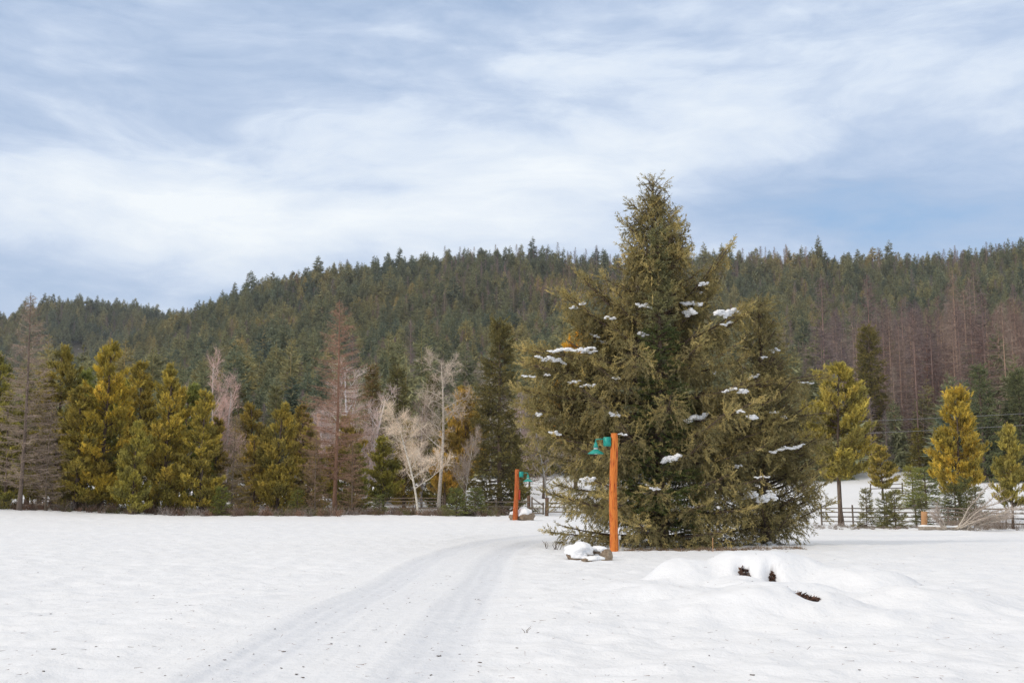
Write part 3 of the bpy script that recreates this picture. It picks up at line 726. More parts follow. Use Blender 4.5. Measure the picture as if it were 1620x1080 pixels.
place('pine_tree', PD, 210, 668, 80.5, 'low bushy olive pine in front of the yellow pines', tint=(.95, .98, .85), rot=2., wide=.85)
place('pine_tree', PD, 440, 640, 86, 'rounded dark olive pine between the bare larches of the left tree line', tint=(.98, .92, .78), rot=2.6, wide=.88)
place('pine_tree', PC, 487, 672, 90, 'small pale olive pine right of the rounded dark olive pine', tint=(1.0, .98, .95), rot=1.1, wide=1.2)
place('pine_tree', PD, 400, 690, 91, 'small yellow tinged pine behind the rounded dark olive pine', tint=(1.1, 1.0, .9), rot=5.0, wide=1.0)
place('pine_tree', PE, 735, 613, 97, 'thin golden pine between the white aspen and the slender dark spruce', tint=(1.15, .95, .8), rot=.8, wide=.8)
place('pine_tree', PFm, 705, 680, 99, 'orange tinged low pine behind the white aspen', tint=(1.2, .95, .8), rot=2.8)
place('pine_tree', PC, 560, 700, 88, 'low green pine growing at the foot of the tall rust red larch', tint=(.72, .82, .7), rot=2.8, wide=1.3)
place('pine_tree', PFm, 606, 690, 91, 'low olive pine left of the leaning white birch', tint=(.78, .84, .7), rot=4.1, wide=1.1)
place('pine_tree', PFm, 912, 528, 130, 'bright yellow treetop peeking out behind the huge spruce\'s left boughs', tint=(1.7, 1.15, .35), rot=1.0, wide=.75)
place('pine_tree', PE, 1333, 577, 79, 'tall mustard pine with a bare lower trunk right of the huge spruce', tint=(1.0, .98, .9), rot=2.0, wide=1.0, vb=830)
place('pine_tree', PFm, 1522, 613, 88, 'golden pine standing out before the bare larches on the right', tint=(1.2, 1.06, .7), rot=1.5, wide=.95, vb=820)
place('pine_tree', PFm, 1603, 672, 72, 'small open mustard pine at the photo\'s right edge behind the fallen birch', tint=(.95, .95, .9), rot=.2, wide=.85, vb=828)
place('pine_tree', PFm, 1396, 704, 118, 'small rounded olive pine on the snowy slope right of the tall mustard pine', tint=(.92, .88, .85), rot=4.4, wide=1.35, vb=790)
place('pine_tree', PE, 860, 660, 120, 'pine behind the left skirts of the huge spruce', tint=(.8, .8, .8), rot=.2, wide=1.0)

for i, (u, vt, Y, lb, ti, wd) in enumerate(((40, 600, 93, 'olive pine behind the tall grey brown larch', (.7, .8, .8), 1.0), (130, 590, 94, 'dark pine half hidden behind the brightest yellow pine', (.6, .75, .75), 1.0), (185, 600, 93, 'dark olive pine between the brightest yellow pine and the slim green pine', (.7, .8, .75), 1.0),
        (290, 610, 93, 'dark pine behind the short dense yellow green pine', (.65, .8, .75), 1.1), (340, 660, 92, 'dull pine behind the small tan larch\'s left side', (.82, .74, .68), 1.0), (395, 640, 101, 'dull pine behind the small tan larch\'s right side', (.82, .74, .68), 1.0), (475, 640, 103, 'dull pine left behind the rust red larch', (.82, .74, .68), 1.0),
        (545, 660, 100, 'dull pine right behind the rust red larch', (.82, .74, .68), 1.0), (640, 665, 103, 'dull pine behind the leaning white birch', (.82, .74, .68), 1.0), (700, 660, 106, 'dark pine behind the white aspen\'s stem', (.7, .72, .65), 1.1), (820, 690, 104, 'dark pine behind the far lamp post', (.65, .68, .62), .8), (5, 640, 82, 'low olive pine in the left corner of the tree line', (.8, .85, .8), 1.0))):
    place('pine_tree', (PC, PD)[i % 2], u, vt, Y, lb, rot=i * 1.1, wide=wd, tint=ti)
# --- slim spruces
def spruce_mesh(name, Ht, R, seed, cols, hang=.6, cb=.03, pw=.8, sl=.5, gap=.34, every=.34, per=6):
    rng = np.random.default_rng(seed); GF, GW = Geo(), Geo(); trunk_mesh(GW, Ht, Ht * .013, rng); spec = []
    for z in np.arange(cb * Ht, Ht * .97, every):
        f = 1 - z / Ht
        for k in range(per): spec.append((np.array([0, 0, z + rng.uniform(-.15, .15)]), rng.uniform(0, 6.28), (.12 + R * f ** pw) * rng.uniform(.7, 1.15), .05 - .25 * f + .5 * (1 - f) ** 2, .20))
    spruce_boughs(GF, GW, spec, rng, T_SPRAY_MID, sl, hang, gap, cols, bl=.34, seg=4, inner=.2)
    leader(GF, np.array([0, 0, Ht]), rng, T_SPRAY_MID, sl * .8, cols, 8)
    print(name, GF.tris(), GW.tris()); return GW.mesh(name + '_trunk', M_BARK, True), GF.mesh(name + '_crown', M_LEAF), Ht
SG = [(.16, .155, .065), (.19, .175, .075), (.14, .14, .065)]
SA = spruce_mesh('spruce_a', 15, 2.6, 201, SG, .45, pw=.75, every=.38); SB = spruce_mesh('spruce_b', 14, 2.6, 202, SG, .5, pw=.85, every=.55); SC = spruce_mesh('spruce_c', 3.0, .95, 203, SG, .15, sl=.26, gap=.2, every=.24, per=4)
place('spruce_tree', SA, 790, 507, 91, 'tall slender dark spruce with drooping boughs left of the far lamp post', tint=(1.2, 1.08, .9), wide=1.0)
place('spruce_tree', SB, 626, 577, 112, 'pointed dark spruce behind the leaning white birch', tint=(1.05, 1.0, .85), rot=1)
place('spruce_tree', SB, 586, 574, 116, 'thin brownish spruce just right of the tall rust red larch', tint=(1.3, 1.0, .8), rot=2, wide=.8)
place('spruce_tree', SB, 432, 606, 104, 'pale grey green spruce rising behind the rounded dark olive pine', tint=(1.5, 1.5, 1.6), rot=3, wide=.85)
place('spruce_tree', SB, 372, 604, 110, 'dull green spruce between the pink bare tree and the pale grey green spruce', tint=(1.0, 1.0, .95), rot=4)
place('spruce_tree', SB, 683, 590, 118, 'dark spruce behind the white aspen\'s left branches', tint=(1.0, .95, .8), rot=5)
place('spruce_tree', SA, 1385, 517, 175, 'tallest olive spruce before the band of bare larches', tint=(1.5, 1.35, 1.05), rot=1, wide=1.05, vb=780)
place('spruce_tree', SB, 1560, 573, 150, 'blue grey spruce behind the golden pine', tint=(1.1, 1.3, 1.5), rot=2, wide=1.1, vb=790)
place('spruce_tree', SA, 1622, 585, 150, 'blue grey spruce at the photo\'s right edge above the small mustard pine', tint=(1.1, 1.25, 1.4), rot=3, wide=1.1, vb=790)
place('spruce_tree', SB, 1456, 676, 160, 'small olive spruce in the middle of the right meadow\'s far edge', tint=(1.6, 1.45, .85), rot=.6, wide=1.5, vb=780)
place('spruce_tree', SB, 1425, 648, 175, 'dull olive spruce left of the small olive spruce on the meadow\'s far edge', tint=(1.2, 1.15, .8), rot=4, wide=1.2, vb=780)
place('spruce_tree', SB, 1480, 690, 172, 'low olive spruce right of the small olive spruce on the meadow\'s far edge', tint=(1.1, 1.1, .85), rot=5.2, wide=1.4, vb=780)
place('spruce_tree', SB, 1296, 600, 165, 'dark spruce between the huge spruce and the tall mustard pine', tint=(.85, .95, 1.0), rot=5, wide=1.2, vb=780)
place('spruce_tree', SB, 1590, 700, 158, 'dark spruce low behind the small mustard pine at the right', tint=(1.0, 1.0, .9), rot=.5, wide=1.4, vb=780)
for i, (u, vt, Y, lb, ti, wd) in enumerate((
        (1371, 773, 76, 'lone conifer sapling left of the fence gap, by the mustard pine\'s trunk', (1.5, 1.45, 1.2), .8), (1403, 778, 75, 'blue green sapling left of the twin saplings at the rail fence', (1.3, 1.4, 1.3), 1.1),
        (1416, 775, 74, 'tallest of the saplings at the rail fence, with a dark stem', (1.4, 1.4, 1.25), 1.0), (1458, 788, 77, 'small sapling directly behind the orange cut stump', (1.2, 1.3, 1.2), 1.1),
        (1446, 738, 112, 'pale green young spruce left of the bushy young spruce on the snowy slope', (2.1, 2.1, 1.2), 1.3), (1466, 740, 108, 'bushy green young spruce on the snowy slope', (1.5, 1.7, 1.3), 1.7),
        (1512, 765, 80, 'dark young spruce in the thicket behind the fallen birch', (1.0, 1.1, 1.0), 1.2), (1545, 770, 78, 'young spruce right of the golden pine\'s trunk', (1.1, 1.15, 1.0), 1.1), (1530, 755, 82, 'thin young spruce at the foot of the golden pine', (1.0, 1.1, .9), .9),
        (722, 772, 84, 'young green fir at the foot of the white aspen', (1.5, 1.7, 1.3), 1.5), (752, 772, 84, 'young fir below the slender dark spruce', (1.3, 1.5, 1.2), 1.5), (600, 782, 84, 'young fir beside the leaning white birch\'s left side', (1.2, 1.4, 1.0), 1.3),
        (470, 775, 83, 'young conifer right of the rounded dark olive pine\'s foot', (1.3, 1.4, .9), 1.3), (350, 770, 81, 'young conifer at the right end of the yellow clump\'s foot', (1.3, 1.5, .8), 1.3))):
    place('conifer_sapling', SC, u, vt, Y, lb, rot=i * 1.3, wide=wd, tint=ti, vb=815, cat='young tree')

# --- bare larches
def larch_mesh(name, Ht, R, seed, col, cb=.1, dens=1.0, tw=.013, pw=.75, trunk_r=.009):
    rng = np.random.default_rng(seed); GF, GW = Geo(), Geo(); tc_ = trunk_mesh(GW, Ht, Ht * trunk_r, rng, .3, col=np.array(col) * .62)
    nb = int(Ht * 17 * dens); col = np.array(col)
    for i in range(nb):
        u = (i + rng.uniform()) / nb; z = (cb + (.985 - cb) * u) * Ht; Lb = (R * (1 - u) ** pw * min(1, .6 + 2 * u) + .15) * rng.uniform(.6, 1.12); az = rng.uniform(0, 6.283)
        d = np.array([math.sin(az), math.cos(az), 0]); side = np.array([d[1], -d[0], 0]); a = rng.uniform(-.28, .12) + .5 * u ** 3; b = .16
        p0 = np.array([np.interp(z, tc_[:, 2], tc_[:, 0]), np.interp(z, tc_[:, 2], tc_[:, 1]), z]); t = np.linspace(0, 1, 5); bw = rng.normal() * .1
        f = lambda t: p0 + d * (Lb * t)[:, None] + side * (bw * Lb * t * t)[:, None] + np.array([0, 0, 1.]) * (Lb * (a * t + b * t * t))[:, None]
        pp = f(t); c = col * rng.uniform(.75, 1.2); tube(GF, pp, .006 + .0055 * Lb * (1 - t), 3, c, False)
        n = int(Lb * 17) + 4; t = rng.uniform(.12, 1, n); B = f(t); l = rng.uniform(.18, .5, n) * min(1, .5 + Lb / 3)
        dd = nrm(d * .7 + rng.choice([-1, 1], n)[:, None] * side * .7 + rng.normal(size=(n, 3)) * .35 + np.array([0, 0, -.1]))
        e = B + dd * l[:, None]; slivers(GF, B, e, tw * 1.5, rng, c * rng.uniform(.8, 1.25, (n, 1)) * np.ones((n, 3)))
        m = n * 2; k = rng.integers(0, n, m); q = B[k] + dd[k] * (l[k] * rng.uniform(.3, 1, m))[:, None]
        slivers(GF, q, q + nrm(dd[k] + rng.normal(size=(m, 3)) * .8) * rng.uniform(.08, .24, m)[:, None], tw, rng, c * rng.uniform(.9, 1.3, (m, 1)) * np.ones((m, 3)))
    print(name, GF.tris()); return GW.mesh(name + '_trunk', M_TWIG, True), GF.mesh(name + '_crown', M_TWIG), Ht
LA = larch_mesh('larch_a', 15, 3.2, 301, (.37, .285, .215)); LB = larch_mesh('larch_b', 17, 3.9, 302, (.41, .25, .175), .16, .9)
LC = larch_mesh('larch_c', 9, 2.0, 303, (.36, .28, .20), .05, 1.2)
place('larch_tree', LA, 30, 463, 79, 'tall bare grey brown larch at the left end of the tree line', tint=(1.0, 1.0, 1.05), trunk_tint=(.8, .8, .85), wide=1.0, rot=.4)
place('larch_tree', LB, 530, 474, 86, 'tallest bare larch, rust red, with a straight clear trunk', tint=(1.0, 1.02, 1.05), trunk_tint=(1.2, 1.15, 1.1), rot=1.0)
place('larch_tree', LC, 367, 655, 84, 'small tan bare larch right of the yellow clump', tint=(1, 1, 1), rot=2.0, wide=1.1)
place('larch_tree', LC, 498, 680, 84, 'low brown bare larch at the left side of the rust red larch', tint=(.85, .75, .7), rot=4.0, wide=1.0)
place('larch_tree', LC, 556, 690, 85, 'low reddish bare larch at the right side of the rust red larch', tint=(1.0, .85, .78), rot=5.0, wide=1.1)
place('larch_tree', LC, 72, 640, 80, 'low bare larch right of the tall grey brown larch', tint=(.9, .9, .95), rot=3.0, wide=1.0)
place('larch_tree', LC, 860, 690, 140, 'distant grey bare larch left of the huge spruce', tint=(.7, .66, .66), rot=3.0, wide=1.3)
place('larch_tree', LC, 838, 670, 135, 'grey bare larch above the far lamp post', tint=(.65, .6, .62), rot=1.0, wide=1.3)

# --- birches, aspens and other bare broadleaf trees
def birch_mesh(name, Ht, seed, lean=(0, 0), spread=.9, white=True, twigc=(.50, .43, .36), nmain=16, clear=.3, dens=1.0, upw=.42, trunks=1):
    rng = np.random.default_rng(seed); GF, GW = Geo(), Geo(); tw = np.array(twigc); tmat = (1, 1, 1)
    def limb(p, d, l, r, depth):
        n = 5; pts = [p]; q = p.copy(); dd = d.copy()
        for i in range(n - 1):
            dd = nrm(dd + rng.normal(size=3) * .13 + np.array([0, 0, .10 * upw])); q = q + dd * l / (n - 1); pts.append(q)
        pts = np.array(pts)
        tube(GW if depth < 2 else GF, pts, np.linspace(r, r * .35, n), 4 if depth < 2 else 3, tmat if depth < 2 else tw * .9, False)
        if depth < 2:
            k = int((4 + l * 1.3) * dens)
            for j in range(k):
                t = rng.uniform(.2, 1); b = np.array([np.interp(t * (n - 1), range(n), pts[:, c]) for c in range(3)])
                limb(b, nrm(dd * .8 + rng.normal(size=3) * .65 + np.array([0, 0, .25 * upw])), l * rng.uniform(.38, .75) * (1.1 - .5 * t), r * .4, depth + 1)
        m = int((5 + l * 8) * dens); t = rng.uniform(.15, 1, m); b = np.stack([np.interp(t * (n - 1), range(n), pts[:, c]) for c in range(3)], 1)
        e = nrm(dd + rng.normal(size=(m, 3)) * .75 + np.array([0, 0, .2 * upw])) * rng.uniform(.2, .65, m)[:, None]
        slivers(GF, b, b + e, .016, rng, tw * rng.uniform(.8, 1.3, (m, 1)) * np.ones((m, 3)))
        q2 = b + e * .6; slivers(GF, q2, q2 + nrm(e + rng.normal(size=(m, 3)) * .2) * .3, .010, rng, tw * 1.1)
    for tk in range(trunks):
        off = np.array([rng.uniform(-.5, .5), rng.uniform(-.4, .4), 0]) * (trunks > 1); ht = Ht * (1 if tk == 0 else rng.uniform(.6, .95))
        t = np.linspace(0, 1, 14); ln = np.array(lean) + (rng.normal(size=2) * .12 if trunks > 1 else 0)
        c = np.stack([ln[0] * ht * t ** 1.1 + np.sin(t * 5 + seed) * .012 * ht, ln[1] * ht * t + np.cos(t * 4) * .01 * ht, ht * t - .1 * (t == 0)], 1) + off
        tube(GW, c, Ht * .012 * (1 - t) ** .75 + .012, 6, tmat)
        for i in range(nmain // trunks):
            u = clear + (1 - clear) * (i + rng.uniform()) / (nmain // trunks); b = np.array([np.interp(u, t, c[:, k]) for k in range(3)]); az = rng.uniform(0, 6.283)
            limb(b, nrm(np.array([math.sin(az), math.cos(az), upw * .9 + u * .3])), ht * .30 * spread * (1.15 - .75 * u), Ht * .0055 * (1.2 - u), 0)
    print(name, GF.tris(), GW.tris()); return GW.mesh(name + '_trunk', M_BIRCH if white else M_TWIG, True), GF.mesh(name + '_crown', M_TWIG), Ht
BA = birch_mesh('aspen_a', 13, 401, (0, 0), 1.0, nmain=15, clear=.42, dens=.9); BB = birch_mesh('birch_b', 7.8, 402, (-.22, 0), 1.35, nmain=15, clear=.25, dens=1.0, twigc=(.55, .47, .38))
BC = birch_mesh('bare_c', 8.5, 403, (0, 0), 1.1, False, (.44, .365, .32), 33, .08, .8, 1.0, 3)
place('aspen_tree', BA, 697, 570, 92, 'tall white trunked aspen with pale bare branches', rot=.5, trunk_tint=(1.4, 1.35, 1.3), tint=(1.35, 1.3, 1.25))
place('birch_tree', BB, 662, 655, 84, 'leaning white birch with dense pale bare twigs', rot=0., trunk_tint=(1.4, 1.4, 1.35), tint=(1.5, 1.45, 1.4))
place('aspen_tree', BA, 776, 585, 100, 'pale bare aspen just behind the slender dark spruce', rot=2.5, trunk_tint=(1., 1., 1.), wide=.8)
place('aspen_tree', BB, 734, 690, 88, 'small bare aspen with a white lower stem beside the golden pine', rot=2.9, wide=.55, tint=(.8, .75, .75))
place('birch_tree', BB, 868, 640, 95, 'white barked birch with a crooked trunk at the left skirts of the huge spruce', rot=.4, wide=.8, tint=(.85, .8, .82))
place('bare_tree', BC, 342, 574, 96, 'pinkish bare broadleaf tree behind the right end of the yellow clump', tint=(1.75, 1.5, 1.5), trunk_tint=(.7, .6, .55), wide=.8)
place('bare_tree', BC, 570, 590, 104, 'whitish pink bare tree spreading behind the rust red larch', tint=(1.75, 1.7, 1.75), trunk_tint=(.8, .75, .75), wide=1.25, rot=1)
place('bare_tree', BC, 520, 625, 108, 'pale bare tree just left of the rust red larch\'s trunk', tint=(1.6, 1.5, 1.55), trunk_tint=(.8, .75, .75), wide=1.1, rot=3)
place('bare_tree', BC, 480, 660, 112, 'mauve bare tree behind the small pale olive pine', tint=(1.1, .98, 1.0), trunk_tint=(.4, .35, .35), wide=1.0, rot=4)
place('bare_tree', BC, 300, 625, 100, 'pale bare tree mostly behind the yellow clump', tint=(1.3, 1.2, 1.25), trunk_tint=(.5, .45, .45), wide=.6, rot=2)
place('bare_tree', BC, 826, 625, 130, 'pinkish grey bare tree between the slender dark spruce and the huge spruce', tint=(1.2, 1.05, 1.1), trunk_tint=(.5, .45, .45), wide=.8, rot=2)
place('bare_tree', BC, 660, 640, 106, 'brownish bare tree between the leaning birch and the white aspen', tint=(.95, .85, .8), trunk_tint=(.5, .45, .45), wide=.9, rot=5)

# ------------------------------------------------------------------ forest on the hill
def far_conifer(name, Ht, R, seed, dead=False):
    rng = np.random.default_rng(seed); G = Geo(); tube(G, [[0, 0, -.8], [0, 0, Ht * .6], [0, 0, Ht]], [.13, .09, .02], 4, (1.5, 1.2, 1.05) if not dead else (1.9, 1.7, 1.55), False)
    n = 230 if not dead else 210; u = (np.arange(n) + rng.uniform(0, 1, n)) / n
    cb = rng.uniform(.03, .12) if not dead else .12; z = (cb + (.98 - cb) * u) * Ht; Lb = (R * (1 - u) ** .72 * np.minimum(1, .7 + 2 * u) + .25) * rng.uniform(.6, 1.12, n)
    az = rng.uniform(0, 6.283, n); X = np.stack([np.sin(az), np.cos(az), -.32 + .9 * u ** 2 + rng.normal(size=n) * .12], 1)
    pos = np.stack([0 * z, 0 * z, z], 1) + nrm(X) * (Lb * .18)[:, None]
    c = np.ones((n, 3)) * rng.uniform(.72, 1.3, (n, 1))
    if not dead:
        for k in range(3):
            m = rng.integers(0, 3, n) == k; bake(G, T_FAN[k], pos[m], X[m], np.array([0, 0, 1.]) + rng.normal(size=(m.sum(), 3)) * .5, (Lb * .92)[m], c[m])
    else:
        e = pos + nrm(X) * Lb[:, None]; slivers(G, pos, e, .085, rng, c)
        for q in range(6):
            t = rng.uniform(.2, 1, n); b = pos + nrm(X) * (Lb * t)[:, None]; slivers(G, b, b + rng.normal(size=(n, 3)) * .55, .05, rng, c * 1.1)
    return G.mesh(name, M_FARDEAD if dead else M_FAR)
FC = [far_conifer('hill_conifer_%d' % i, 17 + i, (4.6, 5.2, 4.0, 5.6, 4.8)[i], 500 + i) for i in range(5)]
FD = [far_conifer('hill_larch_%d' % i, (22, 19)[i], (3.2, 2.8)[i], 520 + i, True) for i in range(2)]

def forest():
    rng = np.random.default_rng(77)
    N_ = 90000
    r = np.sqrt(rng.uniform(165 ** 2, 1380 ** 2, N_)); ang = rng.uniform(RAD(-31), RAD(31), N_); x, y = r * np.sin(ang), r * np.cos(ang)
    px = 810 + F * np.tan(ang)
    keep = np.ones(N_, bool)
    back = r > 935; keep &= ~(back & ((px > 480) | (rng.uniform(size=N_) < .30)))
    keep &= ~((r < 235) & (px > 1290) & (rng.uniform(size=N_) < .5))
    clear = perlin(x / 45, y / 70, 61); keep &= ~(clear > .66)
    keep &= ~((np.hypot(px - 110, (r - 1130) / 1.6) < 34))
    # space them out
    order = rng.permutation(np.where(keep)[0]); cell = {}; sel = []
    for i in order:
        d = 4.8 if r[i] < 330 else 6.0; gx, gy = int(x[i] // d), int(y[i] // d)
        if (gx, gy) in cell: continue
        cell[(gx, gy)] = 1; sel.append(i)
    sel = np.array(sel); x, y, r, px = x[sel], y[sel], r[sel], px[sel]; n = len(sel); z = H(x, y, False)
    belt = ss(1240, 1340, px) * ss(165, 195, r) * ss(470, 410, r)
    patch = ss(.10, .38, perlin(x / 60, y / 80, 62)) * .55 + ss(1000, 800, px) * 0
    top = ss(640, 760, px) * ss(1150, 980, px) * ss(650, 760, r) * ss(930, 900, r) * .32
    rtop = ss(1060, 1200, px) * ss(700, 850, r) * .22
    pd = np.clip(  .84 * belt + patch * .45 + top + rtop + .03, 0, .95); dead = rng.uniform(size=n) < pd
    s = rng.uniform(.55, 1.08, n); s[rng.uniform(size=n) < .07] *= 1.35
    s = s * (1 - .25 * ss(300, 190, r) * (1 - belt)) ; s[dead] *= .93 + .35 * belt[dead]
    rot = rng.uniform(0, 6.283, n); wd = rng.uniform(.8, 1.25, n)
    near = np.argsort(r + 2000 * (np.abs(px - 810) > 850) + 300 * ((px > 830) & (px < 1290)))
    ind_c = [i for i in near if not dead[i]][:290]; ind_d = [i for i in near if dead[i]][:290]
    for i in ind_c:
        obj('hill_conifer', FC[i % 5], None, (x[i], y[i], z[i] - .3), 'dull green conifer in the dense stand at the foot of the hill', 'tree', 'conifers at the foot of the hill', rot=(0, 0, rot[i]), scale=(s[i] * wd[i], s[i] * wd[i], s[i]))
    for i in ind_d:
        obj('hill_larch', FD[i % 2], None, (x[i], y[i], z[i] - .3), 'bare purplish brown larch in the stand on the lower hill', 'tree', 'bare larches on the lower hill', rot=(0, 0, rot[i]), scale=(s[i] * wd[i], s[i] * wd[i], s[i]))
    rest = np.setdiff1d(np.arange(n), np.array(ind_c + ind_d)); print('forest', n, 'mass', len(rest))
    me = bpy.data.meshes.new('hill_forest'); me.vertices.add(len(rest)); me.vertices.foreach_set('co', np.stack([x, y, z - .3], 1)[rest].astype(np.float32).ravel())
    for nm, dat in (('siz', s), ('wid', wd), ('rot', rot)):
        a = me.attributes.new(nm, 'FLOAT', 'POINT'); a.data.foreach_set('value', dat[rest].astype(np.float32))
    a = me.attributes.new('idx', 'INT', 'POINT'); a.data.foreach_set('value', np.where(dead, 5 + np.arange(n) % 2, np.arange(n) % 5)[rest].astype(np.int32))
    me.update(); fo = obj('hill_forest', me, kind='stuff', label='dense conifer forest covering the hill to its ridge, with purplish bare patches')
    ng = bpy.data.node_groups.new('forest', 'GeometryNodeTree'); ng.interface.new_socket('Geometry', in_out='INPUT', socket_type='NodeSocketGeometry'); ng.interface.new_socket('Geometry', in_out='OUTPUT', socket_type='NodeSocketGeometry')
    gi, go = ng.nodes.new('NodeGroupInput'), ng.nodes.new('NodeGroupOutput'); jn = ng.nodes.new('GeometryNodeJoinGeometry'); lk = ng.links.new
    for m in reversed(FC + FD):
        po = bpy.data.objects.new('proto_' + m.name, m)
        oi = ng.nodes.new('GeometryNodeObjectInfo'); oi.inputs['Object'].default_value = po; oi.transform_space = 'ORIGINAL'
        gt = ng.nodes.new('GeometryNodeGeometryToInstance'); lk(oi.outputs['Geometry'], gt.inputs[0]); lk(gt.outputs[0], jn.inputs[0])
    def na(nm, ty='FLOAT'):
        q = ng.nodes.new('GeometryNodeInputNamedAttribute'); q.data_type = ty; q.inputs[0].default_value = nm; return q.outputs[0]
    ip = ng.nodes.new('GeometryNodeInstanceOnPoints'); ip.inputs['Pick Instance'].default_value = True; lk(gi.outputs[0], ip.inputs['Points']); lk(jn.outputs[0], ip.inputs['Instance']); lk(na('idx', 'INT'), ip.inputs['Instance Index'])
    cx = ng.nodes.new('ShaderNodeCombineXYZ'); lk(na('rot'), cx.inputs[2]); lk(cx.outputs[0], ip.inputs['Rotation'])
    cs = ng.nodes.new('ShaderNodeCombineXYZ'); mu = ng.nodes.new('ShaderNodeMath'); mu.operation = 'MULTIPLY'; sz = na('siz'); lk(sz, mu.inputs[0]); lk(na('wid'), mu.inputs[1])
    lk(mu.outputs[0], cs.inputs[0]); lk(mu.outputs[0], cs.inputs[1]); lk(sz, cs.inputs[2]); lk(cs.outputs[0], ip.inputs['Scale']); lk(ip.outputs[0], go.inputs[0])
    md = fo.modifiers.new('forest', 'NODES'); md.node_group = ng
forest()

# tall pale-stemmed larches before the bare belt on the right
BL = larch_mesh('larch_far', 21, 3.0, 305, (.27, .18, .15), .12, .55, .03, .8, .009)
PALE = ['brightest pale stemmed bare larch, just right of the tallest olive spruce', 'thinner bare larch close to the right of the brightest pale stemmed larch', 'pale stemmed larch above the low olive spruces of the meadow edge', 'pale stemmed bare larch directly left of the golden pine\'s top', 'tall pale stemmed bare larch rising right behind the golden pine\'s top',
        'pale stemmed larch directly behind the blue grey spruce by the golden pine', 'pale stemmed larch between the two blue grey spruces', 'rightmost pale stemmed larch, beside the edge blue grey spruce', 'shorter pale stemmed larch above the small olive spruce', 'short bare larch between the golden pine and the blue grey spruce', 'short bare larch left of the golden pine, behind the low olive spruce', 'short bare larch right of the blue grey spruce by the golden pine']
for i, (u, vt, Y) in enumerate(((1418, 512, 200), (1436, 560, 205), (1477, 530, 215), (1513, 540, 205), (1531, 505, 220), (1564, 520, 212), (1586, 498, 225), (1604, 515, 208), (1459, 560, 210), (1545, 570, 200), (1493, 570, 206), (1576, 560, 202))):
    place('larch_tree', BL, u, vt, Y, PALE[i], 'pale stemmed larches on the right', rot=i * 1.7, vb=770, tint=(.95, .85, .85), trunk_tint=(2.0, 1.8, 1.6))

